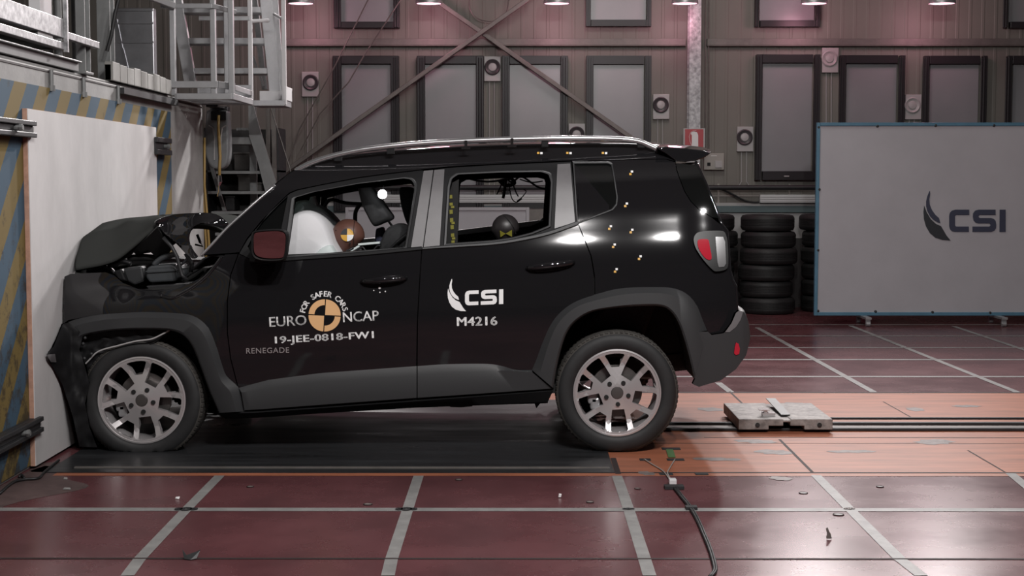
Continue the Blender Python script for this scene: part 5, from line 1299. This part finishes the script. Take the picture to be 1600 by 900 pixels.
    if (ny > 0) == (side == 0): bmesh.ops.reverse_faces(bm, faces=bm.faces)
    rim = done('rim', bm, 'alloy', w, recalc=False)
    md = rim.modifiers.new('t', 'SOLIDIFY'); md.thickness = 0.032; md.offset = -1
    md = rim.modifiers.new('b', 'BEVEL'); md.width = 0.0055; md.segments = 2; md.limit_method = 'ANGLE'; md.angle_limit = math.radians(50)
    bm = bmesh.new(); lathe(bm, [(0.231, 0.03), (0.231, 0.013), (0.234, 0.008), (0.2425, 0.010), (0.244, 0.02), (0.236, 0.03), (0.226, 0.05), (0.216, 0.10), (0.214, 0.18), (0.235, 0.2)], mx, 72); done('rim_barrel', bm, 'alloy', rim, smooth='auto')
    bm = bmesh.new(); lathe(bm, [(0, 0.004), (0.030, 0.006), (0.034, 0.010), (0.035, 0.02)], mx, 32); done('centre_cap', bm, 'disc', rim, smooth='auto')
    for k in range(5):
        a = math.radians(90 + 36 + 72 * k); c = Vector((0.064 * math.cos(a), 0.064 * math.sin(a), 0.0)); bm = bmesh.new()
        lathe(bm, [(0, 0.0085), (0.0125, 0.0085), (0.0125, 0.02)], mx @ Matrix.Translation(c), 14); done('lug_recess', bm, 'inner', rim)
    bm = bmesh.new(); lathe(bm, [(0, 0.085), (0.07, 0.085), (0.075, 0.095), (0.145, 0.095), (0.145, 0.117), (0, 0.117)], mx, 48); done('brake_disc', bm, 'disc', w, smooth='auto')
    bm = bmesh.new()
    for a in (150, 165):
        c = mx @ Matrix.Rotation(math.radians(-rot), 4, 'Z') @ Vector((0.135 * math.cos(math.radians(a)), 0.135 * math.sin(math.radians(a)) * (-1 if side == 0 else 1) * -1, 0.09))
        box(bm, c.x - 0.028, c.x + 0.028, c.y - 0.03, c.y + 0.03, c.z - 0.035, c.z + 0.035)
    done('brake_caliper', bm, 'alu', w, bevel=0.012)
    return w
wheel(XRW, 0.334, 0.338, 0, -40, YF_=8.03)
zf = atY(220.5, 626, 8.03).z
wheel(XFW, zf, 0.335, 0, -43.5)
wheel(XRW, 0.334, 0.338, 1, 20)
wheel(XFW + 0.02, 0.334, 0.338, 1, 50)
# ---------------- stickers and lettering on the doors
bm = bmesh.new()
def tmap(x0, y0, x1, y1, h):
    """lettering along a base line x0,y0 -> x1,y1, of height h pixels"""
    dx, dy = x1 - x0, y1 - y0; L = math.hypot(dx, dy); ux, uy = dx / L, dy / L
    return lambda u, v: S(x0 + dx * u + uy * h * v, y0 + dy * u - ux * h * v, 0.0025)
put_text(bm, 'EURO', tmap(421.5, 511, 479, 507.5, 15.5), 0.008)
done('team_lettering', bm, 'sticker_white', fdoor[0])
bm = bmesh.new(); put_text(bm, 'NCAP', tmap(536.5, 503.5, 592, 500.5, 15.5), 0.008)
done('team_lettering', bm, 'sticker_white', fdoor[0])
bm = bmesh.new(); put_text(bm, '19-JEE-0818-FW1', tmap(430.5, 540, 584, 531.5, 14), 0.028, 1.06); done('test_number', bm, 'sticker_white', fdoor[0])
bm = bmesh.new()
for i, ch in enumerate('FOR SAFER CARS'):
    if ch == ' ':
        done('arched_motto', bm, 'sticker_white', fdoor[0]); bm = bmesh.new(); continue
    a = math.radians(171 - (171 - 17) * (i + 0.35) / 13.4); rb = 30.2; rt = 38.5
    ccx, ccy = 506.5, 493.5
    vs, fs, (bx0, bx1, by0, by1) = text_mesh(ch, 0.0)
    sc = 1.0
    def mp(u, v):
        ww = (bx1 - bx0) * 11.6; off = (u - 0.5) * ww
        r = rb + (rt - rb) * v
        px = ccx + r * math.cos(a) + off * math.sin(a); py = ccy - r * math.sin(a) + off * math.cos(a)
        return S(px, py, 0.0025)
    for sx, sy in ((-0.03, 0), (0.03, 0), (0, 0.02), (0, -0.02)):
        nv = [bm.verts.new(mp((p.x + sx - bx0) / (bx1 - bx0), (p.y + sy - by0) / (by1 - by0))) for p in vs]
        for f in fs:
            try: bm.faces.new([nv[i2] for i2 in f])
            except ValueError: pass
done('arched_motto', bm, 'sticker_white', fdoor[0])
bm = bmesh.new(); cx, cy, r = 507.2, 492.8, 24.3; g = 0.75; th0 = math.radians(3.2)
def rotp(x, y): return (cx + x * math.cos(th0) + y * math.sin(th0), cy - (y * math.cos(th0) - x * math.sin(th0)))
def sector(a0, a1, ri, sx, sy):
    o = [(r * math.cos(math.radians(a0 + (a1 - a0) * k / 16)), r * math.sin(math.radians(a0 + (a1 - a0) * k / 16))) for k in range(17)]
    i = [(ri * math.cos(math.radians(a1 + (a0 - a1) * k / 16)), ri * math.sin(math.radians(a1 + (a0 - a1) * k / 16))) for k in range(17)] if ri else [(0, 0)]
    return [rotp(x + sx * g, y + sy * g) for x, y in o + i]
for a0, a1, ri, sx, sy in ((0, 90, 0, 1, 1), (90, 180, 15.2, -1, 1), (180, 270, 0, -1, -1), (270, 360, 15.2, 1, -1)):
    fill_poly(bm, [sector(a0, a1, ri, sx, sy)], lambda x, y: S(x, y, 0.0025))
done('target_sticker', bm, 'sticker_orange', fdoor[0])
bm = bmesh.new(); emblem(bm, lambda x, y: S(726.5 + x * 23.2 , 454.3 + y * 23.0 - x * 0.9, 0.0025))
put_text(bm, 'M4216', tmap(714.5, 509.2, 776.5, 508, 13.5), 0.028, 1.06)
done('door_emblem', bm, 'sticker_white', rdoor[0])
bm = bmesh.new(); put_text(bm, 'RENEGADE', tmap(385, 552.5, 452, 551, 8.5), 0.0, 1.1)
o = done('door_badge', bm, 'alloy', fdoor[0]); md = o.modifiers.new('t', 'SOLIDIFY'); md.thickness = 0.004
# ---------------- interior
def seat(name, cx, yc, back, m='fabric', tilt=0.25, hz=0.95, zb=0.45):
    """rounded seat: cushion and backrest"""
    s = bpy.data.objects.new(name, None); COL.objects.link(s); s.parent = car
    bm = bmesh.new(); box(bm, cx - 0.5, cx, yc - 0.25, yc + 0.25, zb - 0.1, zb + 0.06); done('seat_cushion', bm, m, s, bevel=0.05, seg=4)
    bm = bmesh.new(); prism(bm, [(cx - 0.06, yc - 0.24, zb), (cx + 0.1, yc - 0.24, zb), (cx + 0.1 + tilt, yc - 0.22, hz), (cx + tilt - 0.02, yc - 0.22, hz)], (0, 0.46, 0)); done('backrest', bm, m, s, bevel=0.05, seg=4)
    return s
def blob(name, pts, yc, d, m, parent, bev=0.03, taper=0.85):
    """padded shape from a side-view outline, depth d centred on yc"""
    pp = catmull(pts, 4, True); c = Vector((sum(p.x for p in pp) / len(pp), sum(p.y for p in pp) / len(pp), 0))
    rows = []
    for s, t in ((0.0, -0.5), (taper - 0.12, -0.495), (taper, -0.46), (1.0, -0.34), (1.0, 0.34), (taper, 0.46), (taper - 0.12, 0.495), (0.0, 0.5)):
        rows.append([atY(c.x + (p.x - c.x) * s, c.y + (p.y - c.y) * s, yc) + Vector((0, d * t, 0)) for p in pp])
    bm = bmesh.new(); loft(bm, rows, closed=True); bmesh.ops.remove_doubles(bm, verts=bm.verts, dist=1e-5)
    return done(name, bm, m, parent, smooth=True)
YD = YC - 0.36
s1 = seat('front_seat', atY(600, 400, YD).x, YD, 0, hz=atY(0, 372, YD).z)
blob('backrest_top', [(597, 384), (600, 372), (608, 356), (620, 350), (634, 352), (642, 362), (644, 392), (600, 394)], YD + 0.02, 0.42, 'fabric', s1)
blob('headrest', [(562, 290), (570, 288), (580, 292), (592, 306), (606, 326), (614, 338), (612, 344), (600, 349), (590, 353), (584, 350), (576, 336), (567, 316)], YD + 0.03, 0.26, 'fabric', s1)
bm = bmesh.new(); 
for dy in (-0.06, 0.06): tube(bm, [atY(606, 344, YD + dy), atY(613, 354, YD + dy)], 0.007, 8)
done('headrest_post', bm, 'chrome', s1)
blob('bolster', [(588, 360), (592, 356), (600, 356), (603, 372), (600, 384), (588, 380)], YD + 0.14, 0.1, 'logo_navy', s1)
bm = bmesh.new(); 
for a, b in (((645, 355), (620, 376)), ((620, 376), (604, 392))):
    bar(bm, atY(*a, YD - 0.24), atY(*b, YD - 0.24), 0.004, 0.045, (0, 1, 0))
done('seat_belt', bm, 'trim_black', s1)
s2 = seat('front_seat', atY(600, 400, YC + 0.36).x + 0.1, YC + 0.36, 0, hz=atY(0, 330, YC + 0.36).z - 0.12)
blob('headrest', [(626, 296), (632, 292), (644, 294), (650, 306), (651, 330), (648, 352), (640, 352), (634, 340), (628, 318)], YC + 0.30, 0.26, 'fabric', s2)
# interior trim: belt with yellow marks beside the B pillar, dashboard, far ledges
ib = bpy.data.objects.new('belt_web', None)
bm = bmesh.new(); prism(bm, [atY(x, y, 8.24) for x, y in ((702, 288), (717, 280), (715, 382), (697, 382))], (0, 0.012, 0)); web = done('belt_webbing', bm, 'inner', car)
for y, h, dx in ((305, 5, 0), (317, 4, 1), (322, 3, 4), (328, 6, 1), (341, 6, 2), (347, 3, 5), (352, 6, 3), (365, 5, 4), (371, 3, 6), (376, 6, 5)):
    bm = bmesh.new(); x = 701.5 + dx * 0.75; prism(bm, [atY(a, b, 8.236) for a, b in ((x, y), (x + 5, y - 0.5), (x + 5.3, y + h), (x + 0.3, y + h + 0.4))], (0, 0.003, 0)); done('belt_mark', bm, 'olive', web)
bm = bmesh.new(); xx = S(430, 400).x; prism(bm, [(xx - 0.35, YC - 0.66, 0.75), (xx + 0.02, YC - 0.66, 0.7), (xx + 0.06, YC - 0.66, S(430, 412).z), (xx - 0.3, YC - 0.66, S(400, 412).z)], (0, 1.32, 0)); done('dashboard', bm, 'inner', car, bevel=0.02)
for px0, py0, px1, py1 in ((697, 383, 858, 363), (447, 405, 640, 390)):
    a = flip(S(px0, py0, -0.03)); b = flip(S(px1, py1, -0.03)); bm = bmesh.new(); bar(bm, a + Vector((0, 0, 0.012)), b + Vector((0, 0, 0.012)), 0.05, 0.034); done('window_ledge', bm, 'white_metal', car, bevel=0.003)
bm = bmesh.new(); prism(bm, [(XRW - 0.35, YC - 0.62, 0.5), (XRW + 0.12, YC - 0.62, 0.5), (XRW + 0.34, YC - 0.62, 1.06), (XRW + 0.2, YC - 0.62, 1.08)], (0, 1.24, 0)); done('rear_seat', bm, 'fabric', car, bevel=0.05, seg=3)
for yy in (YC - 0.3, YC + 0.3):
    pass
# airbag
YA = YC - 0.38
bag = blob('airbag', [(444, 406), (444, 380), (449, 358), (458, 341), (472, 330), (490, 328), (506, 336), (518, 352), (527, 376), (536, 404), (490, 414)], YA, 0.46, 'airbag', car, taper=0.9)
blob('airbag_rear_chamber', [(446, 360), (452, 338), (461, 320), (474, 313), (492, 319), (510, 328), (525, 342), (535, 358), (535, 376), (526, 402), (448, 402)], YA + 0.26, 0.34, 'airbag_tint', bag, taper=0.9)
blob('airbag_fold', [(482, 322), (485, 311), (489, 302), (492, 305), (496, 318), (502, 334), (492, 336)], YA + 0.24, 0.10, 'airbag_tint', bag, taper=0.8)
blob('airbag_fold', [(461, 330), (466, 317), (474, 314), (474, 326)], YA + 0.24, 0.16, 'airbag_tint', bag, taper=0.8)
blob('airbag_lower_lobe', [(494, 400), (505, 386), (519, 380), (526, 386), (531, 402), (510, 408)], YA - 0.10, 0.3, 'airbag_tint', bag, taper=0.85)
bm = bmesh.new(); tube(bm, [atY(p.x, p.y, YA + 0.30) for p in catmull([(482, 330), (500, 335), (514, 346), (524, 358)], 4)], 0.006, 6); done('airbag_seam', bm, 'airbag', bag, smooth=True)
bm = bmesh.new(); tube(bm, [atY(p.x, p.y, YC + 0.1) for p in catmull([(500, 340), (514, 313), (540, 317), (572, 319)], 4)], 0.012, 6); tube(bm, [atY(p.x, p.y, YC + 0.1) for p in catmull([(563, 319), (556, 330), (555, 345), (556, 360)], 4)], 0.014, 6); done('grab_strap', bm, 'cable', car, smooth=True)
fix_parent(car)

# ---------------- dummies and loose things inside the car
def dummy(lab, px, py, Y, r, m_skin, back_m, body_m, kind):
    root = empty('crash_test_dummy', atY(px, py + r * 2.6, Y), lab, 'dummy')
    s = FPX / Y; c = atY(px, py, Y)
    bm = bmesh.new(); rows = []
    # head, neck and torso as one body: side-view radii down the spine
    R_ = r / s
    def headf(p):
        q = p.copy()
        if q.z < -0.1 * R_:                       # jaw narrows forward and down
            t = min(1, (-q.z - 0.1 * R_) / (0.9 * R_)); q.x = q.x * (1 - 0.38 * t) - 0.22 * R_ * t; q.y *= 1 - 0.35 * t
        if q.x < -0.6 * R_ and abs(q.y) < 0.3 * R_ and -0.25 * R_ < q.z < 0.1 * R_: q.x -= 0.07 * R_   # nose
        return q
    ellipsoid(bm, c, (R_, R_ * 0.84, R_ * 1.04), 36, 26, headf)
    head = done('head', bm, m_skin, root, smooth=True)
    bm = bmesh.new(); tube(bm, [c + Vector((0.25 * R_, 0, -0.7 * R_)), c + Vector((0.5 * R_, 0, -1.5 * R_)), c + Vector((0.7 * R_, 0, -2.2 * R_)), c + Vector((0.9 * R_, 0, -4.0 * R_)), c + Vector((0.8 * R_, 0, -5.2 * R_))], [0.5 * R_, 0.48 * R_, 1.1 * R_, 1.35 * R_, 1.1 * R_], 20)
    done('torso', bm, body_m, root, smooth=True)
    return root, head, c, R_
root, head, c, R_ = dummy('brown headed crash dummy leaning into the white airbag behind the front side window', 544, 369, YD, 26, 'dummy_skin', None, 'cloth_grey', 'adult')
# skull cap line and target mark
bm = bmesh.new(); s = FPX / YD
mxh = Matrix.Translation(c) @ Matrix.Rotation(math.pi / 2, 4, 'Y')
lathe(bm, [(R_ * 0.90, 0.40 * R_), (R_ * 0.925, 0.415 * R_), (R_ * 0.90, 0.43 * R_)], mxh @ Matrix.Diagonal((1.06, 0.86, 1, 1)), 40); done('skull_cap_joint', bm, 'inner', head)
def dm(px, py):           # a point on the near face of the dummy's head
    p = atY(px, py, YD - R_ * 0.8); q = ((p.x - c.x) / R_) ** 2 + ((p.z - c.z) / (R_ * 1.04)) ** 2
    return Vector((p.x, c.y - R_ * 0.84 * math.sqrt(max(0.02, 1 - q)) - 0.004, p.z))
tx, ty, tr = 542.5, 367, 10
for a0, m in ((0, 'amber'), (90, 'logo_dark'), (180, 'amber'), (270, 'sticker_white')):
    bm = bmesh.new(); fill_poly(bm, [[(tx, ty)] + [(tx + tr * math.cos(math.radians(a0 + 90 * k / 8)), ty - tr * math.sin(math.radians(a0 + 90 * k / 8))) for k in range(9)]], dm); done('target_quadrant', bm, m, head)
bm = bmesh.new(); ellipsoid(bm, dm(547, 380), (0.006, 0.004, 0.006), 10, 8); ellipsoid(bm, dm(524, 360), (0.003, 0.003, 0.003), 8, 6); done('head_screw', bm, 'inner', head)
bm = bmesh.new(); bar(bm, atY(560, 382, YD - 0.12), atY(594, 379, YD - 0.12), 0.05, 0.012); bar(bm, atY(545, 394, YD - 0.12), atY(562, 384, YD - 0.12), 0.04, 0.012); o = done('shoulder_bracket', bm, 'airbag_tint', root, bevel=0.003)
bm = bmesh.new(); tube(bm, [atY(p.x, p.y, YD - 0.13) for p in catmull([(556, 392), (566, 386), (572, 392), (582, 392), (590, 384), (598, 386)], 4)], 0.006, 6); tube(bm, [atY(x, y, YD - 0.14) for x, y in ((543, 398), (543, 392), (552, 387))], 0.008, 6); done('sensor_cable', bm, 'cable', root, smooth=True)
fix_parent(root)
root, head, c, R_ = dummy('dark child dummy head with a yellow mark behind the rear side window', 790, 357, YC - 0.34, 21.5, 'dummy_dark', None, 'cloth_grey', 'child')
def dm2(px, py):
    p = atY(px, py, YC - 0.34 - R_ * 0.8); q = ((p.x - c.x) / R_) ** 2 + ((p.z - c.z) / (R_ * 1.04)) ** 2
    return Vector((p.x, c.y - R_ * 0.84 * math.sqrt(max(0.02, 1 - q)) - 0.004, p.z))
for tri in ([(790, 365), (781, 360), (782, 371)], [(790, 365), (800, 359), (800, 370)]):
    bm = bmesh.new(); fill_poly(bm, [tri], dm2); done('bow_mark', bm, 'olive', head)
bm = bmesh.new(); tube(bm, [dm2(x, y) for x, y in ((787, 337), (795, 345), (802, 355), (806, 366))], 0.003, 6); done('skull_joint', bm, 'inner', head)
fix_parent(root)
# cables hanging from the roof behind the rear window
e = empty('wiring_bundle', atY(795, 290, YC - 0.1), 'tangle of dark wires hanging from the car roof in the rear window', 'wires')
for k, (pts, r) in enumerate((([(722, 276), (750, 283), (775, 283), (800, 277)], 0.006), ([(790, 276), (800, 285), (815, 276), (840, 292), (858, 296)], 0.006), ([(786, 280), (782, 292), (776, 304)], 0.004), ([(790, 280), (788, 300), (786, 310)], 0.009), ([(795, 285), (799, 308), (806, 316), (812, 312), (822, 300), (818, 296)], 0.003), ([(800, 283), (806, 300), (810, 307)], 0.004), ([(780, 282), (790, 290), (804, 286), (796, 278), (786, 284)], 0.011), ([(808, 315), (815, 310)], 0.006), ([(812, 280), (830, 285), (848, 283)], 0.004))):
    bm = bmesh.new(); tube(bm, [atY(p.x, p.y, YC - 0.1 + 0.01 * k) for p in catmull(pts, 5)], r, 8); done('wire', bm, 'cable', e, smooth=True)
fix_parent(e)
# flash lamp glowing in the cabin
cF = atY(597.5, 303.5, YD - 0.2)
e = empty('flash_lamp', cF, 'small brilliant white flash lamp in front of the tilted headrest', 'lamp')
bm = bmesh.new(); ellipsoid(bm, cF, (0.026, 0.012, 0.026), 20, 12); done('lamp_dome', bm, emit('flash glow', (1, 1, 1), 12), e, smooth=True)
bm = bmesh.new(); bar(bm, cF + Vector((0, 0.012, 0)), atY(602, 272, YD - 0.17), 0.006, 0.004, (0, 1, 0)); done('lamp_stalk', bm, 'cable', e); fix_parent(e)
